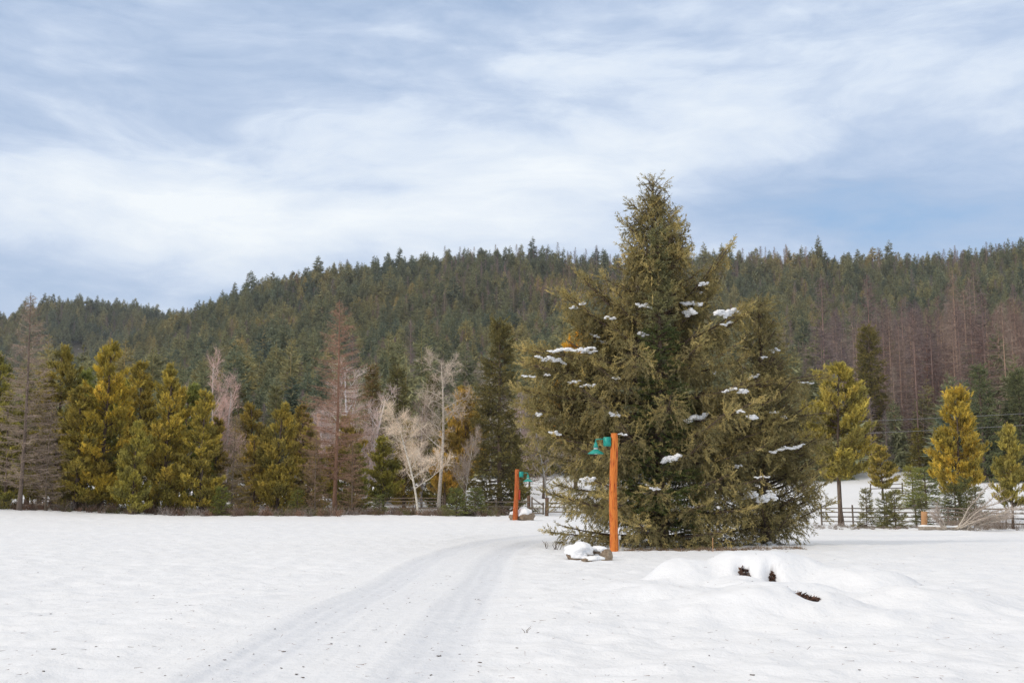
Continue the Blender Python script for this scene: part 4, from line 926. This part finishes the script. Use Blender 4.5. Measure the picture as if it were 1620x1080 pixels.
# ------------------------------------------------------------------ lamp posts
def lamp_post(ub, vb, Y, vt, ut, side, sc, tint, label, red=False, near=True):
    rng = np.random.default_rng(int(Y)); X = W(ub, vb, Y)[0]; z = hz(X, Y); top = W(ut, vt, Y); h = top[2] - z
    root = bpy.data.objects.new('lamp_post', None); COL.objects.link(root); root.location = (X, Y, z); root['label'] = label; root['category'] = 'lamp post'
    lean = (top[0] - X); n = 26; t = np.linspace(0, 1, n); ph = rng.uniform(0, 6)
    c = np.stack([lean * t + .016 * np.sin(t * 7 + ph), .01 * np.sin(t * 5), -.25 + (h + .25) * t], 1)
    G = Geo(); r = .137 * sc * (1 - .14 * t) * (1 + .03 * np.sin(t * 17 + ph)); r[-1] *= .86
    tube(G, c, r, 20, (1, 1, 1), True, wob=.012, rng=rng); obj('log_post', G.mesh('log_post', M_LOG, True), root, color=tint)
    tx = lean * .93; zt = h; k = side; B = .115 * sc
    def part(name, m, f, smooth=False, parent=root):
        g = Geo(); f(g); return obj(name, g.mesh(name, m, smooth), parent)
    def box(g, c, s, bv=.012):
        c = np.array(c, float); s = np.array(s, float) / 2; V = []
        for zz, q in ((-1, 1 - bv / s[0]), (-1 + bv / s[2], 1), (1 - bv / s[2], 1), (1, 1 - bv / s[0])):
            for xx, yy in ((-1, -1), (1, -1), (1, 1), (-1, 1)): V.append(c + s * np.array([xx * q, yy * q, zz]))
        Fc = []
        for a in range(3):
            for j in range(4): i0, i1 = a * 4 + j, a * 4 + (j + 1) % 4; Fc += [[i0, i1, i1 + 4], [i0, i1 + 4, i0 + 4]]
        Fc += [[0, 2, 1], [0, 3, 2], [12, 13, 14], [12, 14, 15]]; g.add(V, Fc)
    bx = tx + k * (.125 * sc + .09 * sc); bz = zt - .27 * sc
    jb = part('junction_box', M_TEAL, lambda g: box(g, (bx, -.04, bz), (.23 * sc, .17 * sc, .29 * sc)))
    part('box_lid', M_TEAL, lambda g: box(g, (bx, -.04 - .09 * sc, bz), (.20 * sc, .012, .26 * sc), .004), parent=jb)
    ax = bx + k * .36 * sc; az_ = zt - .19 * sc
    arm = [(bx + k * .10 * sc, -.04, az_), (ax - k * .05 * sc, -.04, az_), (ax - k * .012 * sc, -.04, az_ - .012), (ax, -.04, az_ - .05 * sc), (ax, -.04, az_ - .13 * sc)]
    part('arm', M_TEAL, lambda g: tube(g, arm, .018 * sc, 10), True)
    def lathe(g, prof, z1, x1, segs=28):
        prof = np.array(prof) * sc; th = np.arange(segs) * 2 * np.pi / segs; V = np.array([[x1 + p[0] * math.cos(a), -.04 + p[0] * math.sin(a), z1 + p[1]] for p in prof for a in th]); Fc = []
        for a in range(len(prof) - 1):
            for j in range(segs): i0, i1 = a * segs + j, a * segs + (j + 1) % segs; Fc += [[i0, i0 + segs, i1 + segs], [i0, i1 + segs, i1]]
        g.add(V, Fc)
    zl = az_ - .12 * sc
    hd = part('lamp_head', M_TEAL, lambda g: lathe(g, [(0, .03), (.03, .03), (.038, .0), (.042, -.03), (.06, -.045), (.066, -.10), (.066, -.125), (.10, -.13), (.10, -.14), (.06, -.145), (0, -.145)], zl, ax), True)
    part('lamp_glass', M_GLASS, lambda g: lathe(g, [(.055, -.143), (.066, -.16), (.066, -.20), (.055, -.215)], zl, ax), True, hd)
    part('lamp_shade', M_TEAL, lambda g: lathe(g, [(.0, -.205), (.085, -.205), (.10, -.225), (.16, -.26), (.262, -.335), (.268, -.347), (.255, -.343), (.15, -.275), (.07, -.235), (0, -.235)], zl, ax), True)
    part('bulb', M_GLASS, lambda g: lathe(g, [(0, -.237), (.04, -.25), (.055, -.30), (.045, -.35), (0, -.37)], zl, ax), True)
    if near:
        rx = .137 * sc; ob = part('outlet_box', M_WHITE, lambda g: box(g, (rx + .055, -.02, .42), (.08, .06, .13), .006)); part('conduit', M_WHITE, lambda g: tube(g, [(rx + .03, -.02, .36), (rx + .03, -.02, .2), (rx + .045, -.02, .02)], .013, 8), True)
        part('footing', M_CONC, lambda g: box(g, (rx + .10, -.05, .02), (.13, .13, .14), .015))
    if red: part('switch_box', M_RED, lambda g: box(g, (tx * .55 + .17 * sc, -.02, h * .50), (.11, .12, .62)))
    return root
lamp_post(970.5, 864, 36.2, 685, 971, -1, 1.0, (1, 1, 1), 'near orange log lamp post with a teal lamp hanging on its left')
lamp_post(815, 833, 69.0, 742, 818.5, 1, 1.12, (.72, .62, .75), 'far leaning red log lamp post with a teal lamp on its right', True, False)

# ------------------------------------------------------------------ boulders
def boulder(u, vb, Y, w, h, seed, label, caps, sc=(1, .8, 1), dx=0, cat='boulder'):
    X = W(u, vb, Y)[0]; z = hz(X, Y); me = blob_mesh('boulder', M_ROCK, seed, 4, .16 if seed == 22 else .26, (w / 2, w / 2 * .85, h / 2), 1.1)
    o = obj('boulder', me, None, (X, Y, z + h * .30), label, cat)
    for i, (x, y, zz, a, b, c, sd) in enumerate(caps):
        obj('snow_cap', blob_mesh('snow_cap', M_CAP, sd, 4, .34, (a, b, c), 1.5, -c * .5), o, (x, y, zz))
    return o
boulder(917, 882, 29.6, .64, .46, 4, 'larger brown boulder under a thick snow cushion left of the near lamp post', [(.0, -.05, .12, .35, .33, .19, 8), (-.04, -.24, .02, .20, .12, .15, 12)])
boulder(942, 881, 29.9, .26, .26, 7, 'low brown stone wedged between the snowy boulder and the round stone', [(.05, -.02, .12, .22, .20, .09, 2), (-.02, -.20, -.09, .17, .10, .08, 5)])
boulder(960, 883, 29.2, .31, .36, 22, 'round brown stone left of the near lamp post\'s foot', [(-.11, .06, .17, .12, .13, .06, 3)])
boulder(929, 888, 28.9, .30, .12, 15, 'flat stone end poking from the snow before the larger boulder', [(.14, -.02, .03, .26, .15, .07, 6)])
boulder(831, 834, 69.4, 1.15, .62, 14, 'mossy boulder with a steep snow cover behind the far lamp post', [(-.08, -.1, .20, .42, .40, .34, 11)])
boulder(812, 833, 69.8, .5, .55, 18, 'grey brown boulder left of the far lamp post\'s foot', [(0, 0, .20, .22, .22, .12, 13)])

# ------------------------------------------------------------------ fences
def unit_log(name, r, m, seed, bark=(1, 1, 1)):
    G = Geo(); t = np.linspace(0, 1, 5); rng = np.random.default_rng(seed); tube(G, np.stack([t, .012 * np.sin(t * 5 + seed), .006 * np.cos(t * 4)], 1), np.full(5, r), 7, bark, True, wob=.07, rng=rng); return G.mesh(name, m, True)
RAIL = [unit_log('rail_%d' % i, .045, M_WOODGREY, i) for i in range(3)]; POSTM = [unit_log('post_%d' % i, .06, M_WOODGREY, 10 + i) for i in range(3)]
def beam(name, me, a, b, parent, k=1.0, tint=(1, 1, 1)):
    a, b = Vector([float(q) for q in a]), Vector([float(q) for q in b]); d = b - a; o = obj(name, me, parent, a - parent.location, scale=(d.length, k, k), color=tint); o.rotation_euler = d.to_track_quat('X', 'Z').to_euler(); return o
def fence(pts, label, gap, hts, ph, seed, tint=(1, 1, 1), kp=1.0, kr=1.0, extra=None):
    rng = random.Random(seed); root = bpy.data.objects.new('rail_fence', None); COL.objects.link(root); root.location = (float(pts[0][0]), float(pts[0][1]), hz(*pts[0])); root['label'] = label; root['category'] = 'fence'
    bpy.context.view_layer.update()
    P_ = [np.array(p, float) for p in pts]; stations = []
    for a, b in zip(P_[:-1], P_[1:]):
        n = max(1, round(np.linalg.norm(b - a) / gap)); stations += [a + (b - a) * i / n for i in range(n)]
    stations.append(P_[-1])
    for i, p in enumerate(stations):
        z = hz(p[0], p[1]); beam('post', POSTM[i % 3], (p[0], p[1], z - .2), (p[0] + rng.uniform(-.04, .04), p[1], z + ph * rng.uniform(.96, 1.1)), root, kp * rng.uniform(.85, 1.15), tint)
    for i in range(0, len(stations) - 1, 2):
        a = stations[i]; b = stations[min(i + 2, len(stations) - 1)]; za, zb = hz(*a), hz(*b)
        for h in hts: beam('rail', RAIL[(i + int(h * 10)) % 3], (a[0], a[1] - .10, za + h + rng.uniform(-.03, .03)), (b[0] + .1, b[1] - .10, zb + h + rng.uniform(-.03, .03)), root, kr * rng.uniform(.85, 1.15), tint)
    return root
def g2(u, Y, v=820): return (W(u, v, Y)[0], Y)
fence([g2(1300, 81), g2(1400, 79.5), g2(1500, 77), g2(1640, 72)], 'weathered log rail fence along the right meadow', 2.1, (.30, .62, .94, 1.2), 1.38, 1)
fence([g2(735, 86.5), g2(836, 86)], 'grey log rail fence left of the gate, behind the far lamp post', 2.0, (.35, .68, 1.0), 1.15, 2)
fence([g2(866, 86), g2(960, 86)], 'grey log rail fence showing under the huge spruce\'s left skirts', 2.0, (.35, .68, 1.0), 1.15, 3)
fence([g2(395, 99), g2(560, 98), g2(700, 97)], 'grey rail fence half hidden by shrubs along the left tree line', 2.4, (.30, .6, .9, 1.15), 1.3, 4, (1.1, 1.05, 1.0))
fence([g2(1378, 128, 790), g2(1428, 128, 790)], 'short dark rail fence on the snowy slope beside the small rounded pine', 3, (.5, .9), 1.0, 5, (.5, .45, .4))
fence([g2(1480, 132, 790), g2(1640, 128, 790)], 'far thin rail fence across the snowy slope on the right', 4, (.6, 1.0), 1.2, 6, (.7, .7, .7), .6, .5)
def gate():
    a, b = np.array(g2(841, 86)), np.array(g2(861, 86)); z = hz(*a); root = bpy.data.objects.new('field_gate', None); COL.objects.link(root); root.location = (a[0], a[1], z); root['label'] = 'open railed wooden gate with a diagonal brace right of the far lamp post'; root['category'] = 'gate'
    beam('gate_post', POSTM[0], (a[0] - .22, a[1], z - .2), (a[0] - .22, a[1], z + 1.5), root, 2.2, (.8, .6, .5)); beam('gate_post', POSTM[1], (b[0] + .2, b[1], z - .2), (b[0] + .2, b[1], z + 1.35), root, 2.4, (.8, .65, .55))
    beam('stile', POSTM[2], (a[0] + .02, a[1] - .05, z + .1), (a[0] + .02, a[1] - .05, z + 1.4), root, 1.1); beam('stile', POSTM[0], (b[0] - .08, b[1] - .05, z + .1), (b[0] - .08, b[1] - .05, z + 1.0), root, 1.0)
    for h in (.2, .55, .9): beam('rail', RAIL[1], (a[0], a[1] - .05, z + h), (b[0], b[1] - .05, z + h), root)
    beam('brace', RAIL[2], (a[0], a[1] - .12, z + 1.35), (b[0] - .05, b[1] - .12, z + .75), root, 1.0)
gate()

# fallen birch, stump, stakes, poles, wires
def fallen_birch():
    p = g2(1452, 70.5); q = g2(1540, 69.5); root = bpy.data.objects.new('fallen_birch', None); COL.objects.link(root); root.location = (p[0], p[1], hz(*p)); root['label'] = 'fallen white birch with snow along its trunk and bare branches fanning up'; root['category'] = 'fallen tree'
    Lg = q[0] - p[0]; rng = np.random.default_rng(9); GW, GF, GS = Geo(), Geo(), Geo(); t = np.linspace(0, 1, 12)
    c = np.stack([Lg * t, .1 * np.sin(t * 3) - t, .12 + .02 * np.sin(t * 9)], 1); tube(GW, c, .13 - .04 * t, 8, (.8, .75, .7)); cs = c + np.array([0, 0, .10]); tube(GS, cs, .10 * (.6 + .4 * np.sin(t * 14) ** 2), 8)
    base = c[-2]; tw = np.array((.50, .42, .36))
    for i in range(26):
        ang = rng.uniform(-.4, 1.15); d = nrm(np.array([math.cos(ang) if i % 4 else -.6, rng.normal() * .35, abs(math.sin(ang)) + .35])); l = rng.uniform(1.4, 3.6) if i % 4 else rng.uniform(1, 2.0); b = base + np.array([rng.uniform(-.8, .5) if i % 4 else -1.4, 0, 0])
        s = np.linspace(0, 1, 6); pp = b + d * (l * s)[:, None] + np.array([.25, 0, -.12]) * (l * s * s)[:, None] + rng.normal(size=(6, 3)) * .05
        tube(GW, pp, .045 * (1 - s) + .012, 4, (1.1, 1.05, 1), False); m = int(l * 45); k = rng.uniform(.2, 1, m); o = np.stack([np.interp(k, s, pp[:, a]) for a in range(3)], 1)
        slivers(GF, o, o + nrm(d + rng.normal(size=(m, 3)) * .8) * rng.uniform(.2, .7, m)[:, None], .018, rng, tw * rng.uniform(.7, 1.3, (m, 1)) * np.ones((m, 3)))
    obj('trunk', GW.mesh('fallen_trunk', M_BIRCH, True), root); obj('twigs', GF.mesh('fallen_twigs', M_TWIG), root); obj('snow_cap', GS.mesh('fallen_snow', M_CAP, True), root)
fallen_birch()
def single(name, u, v, Y, h, r, m, label, cat, tint=(1, 1, 1), lean=0., n=8, ztop=None):
    X = W(u, v, Y)[0]; G = Geo(); t = np.linspace(0, 1, 6); rng = np.random.default_rng(int(u)); tube(G, np.stack([lean * t, 0 * t, -.2 + (h + .2) * t], 1), np.full(6, r), n, (1, 1, 1), True, wob=.05, rng=rng); return obj(name, G.mesh(name, m, True), None, (X, Y, hz(X, Y)), label, cat, color=tint)
single('tree_stump', 1462, 833, 71.2, 1.1, .19, M_CUT, 'freshly cut orange stump in front of the rail fence', 'stump', lean=.05, n=14)
single('utility_pole', 501, 800, 118, 8.6, .20, M_CUT, 'short tan pole rising behind the low trees left of the rust red larch', 'pole', (1.0, .9, .8))
single('marker_stake', 1128, 872, 35.9, .42, .012, M_CUT, 'thin pale stake in front of the huge spruce\'s skirt', 'stake')
o = single('garden_stake', 1213, 874, 33.0, .03, .012, M_REDWOOD, 'short red stick lying on the snow mound\'s crest', 'stick'); o.rotation_euler = (0, RAD(88), 0); o.location.z += .03
def wires():
    for a, b, lb in (((800, 663, 150), (1760, 646, 105), 'upper thin power line crossing before the larches on the right'), ((800, 684, 150), (1760, 664, 105), 'lower thin power line crossing before the larches on the right'),
                     ((300, 668, 125), (1000, 656, 150), 'faint power line crossing the left trees behind the white aspen')):
        A, B = W(*a), W(*b); t = np.linspace(0, 1, 30); c = A + (B - A) * t[:, None]; c[:, 2] -= 1.0 * np.sin(np.pi * t); G = Geo(); tube(G, c - A, .022, 5, (1, 1, 1)); obj('power_line', G.mesh('power_line', M_WIRE, True), None, A, lb, 'power line')
wires()

# ------------------------------------------------------------------ undergrowth, grass, litter
def tuft_mass(name, label, pts, cols, hs, n_each, wdt, seed, spreadf=.6, kind='stuff', m=None):
    rng = np.random.default_rng(seed); G = Geo(); pts = np.array(pts); k = len(pts); hs = np.array(hs)
    idx = np.repeat(np.arange(k), n_each); n = len(idx); z = H(pts[:, 0], pts[:, 1])
    b = np.stack([pts[idx, 0] + rng.normal(size=n) * .18 * hs[idx], pts[idx, 1] + rng.normal(size=n) * .18 * hs[idx], z[idx] - .05], 1)
    d = nrm(np.stack([rng.normal(size=n) * spreadf, rng.normal(size=n) * spreadf, np.ones(n)], 1)); l = hs[idx] * rng.uniform(.5, 1.1, n); cc = np.array(cols)[rng.integers(0, len(cols), k)][idx] * rng.uniform(.7, 1.3, (n, 1))
    e = b + d * l[:, None]; slivers(G, b, e, wdt, rng, cc); q = b + (e - b) * rng.uniform(.4, .9, n)[:, None]; slivers(G, q, q + nrm(d + rng.normal(size=(n, 3)) * .6) * (l * .4)[:, None], wdt * .7, rng, cc * 1.1)
    return obj(name, G.mesh(name, m or M_TWIG), kind=kind, label=label)
rng = np.random.default_rng(88)
pp, hh = [], []
for i in range(560):
    u = rng.uniform(-60, 800); Y = 79.5 + rng.uniform(0, 9) + (u > 560) * 3; pp.append(g2(u, Y)); hh.append(rng.uniform(.3, 1.0))
tuft_mass('undergrowth', 'brown and grey leafless scrub along the foot of the left tree line', pp, [(.22, .16, .12), (.17, .11, .08), (.30, .25, .22), (.15, .14, .06), (.25, .15, .10)], hh, 46, .028, 1)
pp, hh = [], []
for i in range(170):
    u = rng.uniform(1490, 1680) if i < 80 else rng.uniform(1285, 1480); Y = 73 + rng.uniform(0, 6) - (u - 1300) / 90; pp.append(g2(u, Y)); hh.append(rng.uniform(.4, 1.3) if i < 80 else rng.uniform(.15, .4))
tuft_mass('undergrowth', 'tangled leafless brush behind the fallen birch along the right fence', pp, [(.30, .24, .20), (.22, .17, .13), (.36, .31, .27)], hh, 40, .014, 2)
pp, hh = [], []
for i in range(420):
    a = rng.uniform(0, 1); u = 985 + 290 * a; Y = 36.9 + .5 * math.sin(a * 9) + rng.uniform(-.5, 1.2); pp.append(g2(u, Y, 870)); hh.append(rng.uniform(.06, .2))
tuft_mass('dry_grass', 'reddish brown dry grass fringe at the foot of the huge spruce', pp, [(.20, .12, .07), (.15, .10, .06), (.26, .18, .11)], hh, 26, .008, 3)

def dry_stems(u, v, Y, h, n, label, seed, col=(.10, .07, .045), w=.014):
    rng = np.random.default_rng(seed); G = Geo(); X = W(u, v, Y)[0]
    for i in range(n):
        b = np.array([rng.normal() * .15 * h * n / 3, rng.normal() * .1, -.03]); d = nrm(np.array([rng.normal() * .45, rng.normal() * .2, 1.])); tube(G, [b, b + d * h * .6, b + d * h * rng.uniform(.8, 1.1) + np.array([rng.normal() * .08, 0, 0])], [w, w * .8, w * .4], 5, col)
    return obj('dry_stems', G.mesh('dry_stems', M_DEAD, True), None, (X, Y, hz(X, Y)), label, 'dry plant')
dry_stems(833, 1003, 13.2, .11, 3, 'small forked dry stem standing in the snow right of the wheel ruts', 1, (.16, .10, .06), .004)
dry_stems(880, 861, 37.6, .34, 7, 'dark dry stalks poking up left of the snowy boulders', 2, w=.010)
dry_stems(866, 858, 38.2, .28, 4, 'bent dark stalks at the track\'s edge left of the snowy boulders', 5, w=.010)

# soil clods and leaves showing in the holes of the mound
rngh = np.random.default_rng(41)
for i, ((hx, hy, hr, hd), nm) in enumerate(zip(HOLES, ('small dark leaf clump in the leftmost hole of the snow mound', 'upper narrow leaf clump in the middle of the snow mound', 'lower round leaf clump in the middle of the snow mound', 'largest leaf clump, in the right hole of the snow mound'))):
    G = Geo(); n = 150; a = rngh.uniform(0, 6.28, n); rr_ = hr * .62 * np.sqrt(rngh.uniform(0, 1, n)); bx, by = rr_ * np.cos(a), rr_ * np.sin(a) * 2.0
    zz = H(hx + bx, hy + by) - hz(hx, hy); P0 = np.stack([bx, by, zz + rngh.uniform(0, .035, n)], 1)
    d1 = nrm(rngh.normal(size=(n, 3))) * rngh.uniform(.02, .055, (n, 1)); d2 = nrm(np.cross(d1, rngh.normal(size=(n, 3)))) * rngh.uniform(.012, .03, (n, 1))
    V = np.stack([P0 - d1, P0 + d2, P0 + d1, P0 - d2], 1).reshape(-1, 3); q = (np.arange(n) * 4)[:, None]; Fc = np.vstack([q + [0, 1, 2], q + [0, 2, 3]])
    c = np.repeat(np.array([(.10, .05, .03), (.06, .03, .02), (.15, .075, .045)])[rngh.integers(0, 3, n)], 4, 0); G.add(V, Fc, c)
    obj('leaf_clump', G.mesh('leaf_clump', M_DEAD), None, (hx, hy, hz(hx, hy)), nm, 'dead leaves')

def leaf_mesh(seed, s):
    rng = np.random.default_rng(seed); k = 9; a = np.linspace(0, 2 * np.pi, k, endpoint=False); r = s * (.6 + .4 * rng.uniform(size=k)); V = np.stack([r * 1.5 * np.cos(a), r * .7 * np.sin(a), s * .35 * rng.uniform(0, 1, k)], 1)
    V = np.vstack([V, [[0, 0, s * .25]], V - [0, 0, s * .18]]); Fc = [[9, i, (i + 1) % k] for i in range(k)]
    for i in range(k): j = (i + 1) % k; Fc += [[i, 10 + i, 10 + j], [i, 10 + j, j]]
    Fc += [[10, 10 + i + 1, 10 + i] for i in range(1, k - 1)]
    G = Geo(); G.add(V, Fc, (.085, .055, .035)); return G.mesh('fallen_leaf', M_DEAD)
LM = [leaf_mesh(i, .0125) for i in range(5)]
spots = [(85, 1027, 1.7), (69, 1062, 1.7), (152, 1023, 1.1), (187, 1039, 1.3), (80, 971, 1.2), (243, 942, 1), (280, 953, 1.1), (271, 979, 1), (158, 829, 1.2), (435, 995, 1.3), (449, 1031, 1.5), (445, 1057, 1.4), (469, 1067, 1.5), (479, 1072, 1.6), (401, 1035, 1.1), (355, 1044, 1.1), (331, 1053, 1),
         (252, 1057, 1.1), (261, 1069, 1), (562, 929, 1), (578, 962, 1), (588, 965, 1), (607, 955, 1), (613, 963, 1), (626, 936, 1.1), (646, 946, 1), (648, 953, 1), (698, 923, 1.1), (712, 912, 1.1), (752, 948, 1.1), (757, 948, 1.1), (676, 975, 1), (525, 1009, 1.3), (524, 1018, 1.2), (569, 1022, 1.1),
         (694, 1038, 1.8), (759, 1048, 1.5), (682, 1068, 1.6), (727, 1035, 1), (731, 1021, 1), (851, 1001, 1.2), (818, 1025, 1.2), (934, 970, 1.2), (929, 1005, 1), (757, 1063, 1), (829, 863, 1), (1190, 1068, 1.6), (1122, 1037, 1.1), (1097, 1055, .9), (1383, 1019, 1.1), (1338, 1024, 1), (978, 974, 1), (1420, 1020, .9), (1052, 1052, .9), (640, 1004, 1), (610, 1016, 1),
         (700, 855, .9), (1500, 930, .9), (1360, 1060, 1), (480, 1055, 1.1), (500, 985, 1), (385, 932, 1), (330, 910, 1), (220, 925, .9), (130, 900, .9), (60, 905, .9), (425, 850, .9), (455, 841, .9)]
for i, (u, v, k) in enumerate(spots):
    p = hit(u, v); d = p[1]; obj('fallen_leaf', LM[i % 5], None, (p[0], p[1], p[2] + .006), 'small dark withered leaf lying on the snow', 'leaf', 'withered leaves scattered on the snow', rot=(0, 0, i * 1.9), scale=k * (.75 + .018 * d))
# fine litter of needles and bark
rng = np.random.default_rng(55); n = 1300; r_ = 9.5 * np.exp(rng.uniform(0, 1.6, n)); a_ = rng.uniform(-.45, .45, n); x_, y_ = r_ * np.sin(a_), r_ * np.cos(a_); G = Geo()
z_ = H(x_, y_) + .006; d_ = nrm(np.stack([rng.normal(size=n), rng.normal(size=n), rng.normal(size=n) * .15], 1)) * rng.uniform(.01, .05, (n, 1)); P0 = np.stack([x_, y_, z_], 1)
slivers(G, P0 - d_, P0 + d_, .005, rng, np.array([(.22, .13, .10), (.30, .20, .16), (.12, .08, .06)])[rng.integers(0, 3, n)]); obj('needle_litter', G.mesh('needle_litter', M_DEAD), kind='stuff', label='sparse bits of bark and needles blown over the snow')
print('objects', len(bpy.data.objects), 'tris', sum(len(m.polygons) for m in bpy.data.meshes))

# ------------------------------------------------------------------ haze: one closed box of even, thin air
def haze():
    a, z0, z1 = 2750, -4.0, 330.0
    V = [(x, y, z) for z in (z0, z1) for x, y in ((-a, -a), (a, -a), (a, a), (-a, a))]
    me = bpy.data.meshes.new('haze'); me.from_pydata(V, [], [(0, 3, 2, 1), (4, 5, 6, 7), (0, 1, 5, 4), (1, 2, 6, 5), (2, 3, 7, 6), (3, 0, 4, 7)])
    m = bpy.data.materials.new('haze'); m.use_nodes = True; t = m.node_tree; t.nodes.clear(); o = t.nodes.new('ShaderNodeOutputMaterial'); p = t.nodes.new('ShaderNodeVolumePrincipled')
    p.inputs['Color'].default_value = (.90, .94, 1.0, 1); p.inputs['Density'].default_value = 0.00010; t.links.new(p.outputs[0], o.inputs['Volume']); me.materials.append(m)
    obj('haze', me, kind='stuff', label='thin pale air that fades the far hill')
haze()
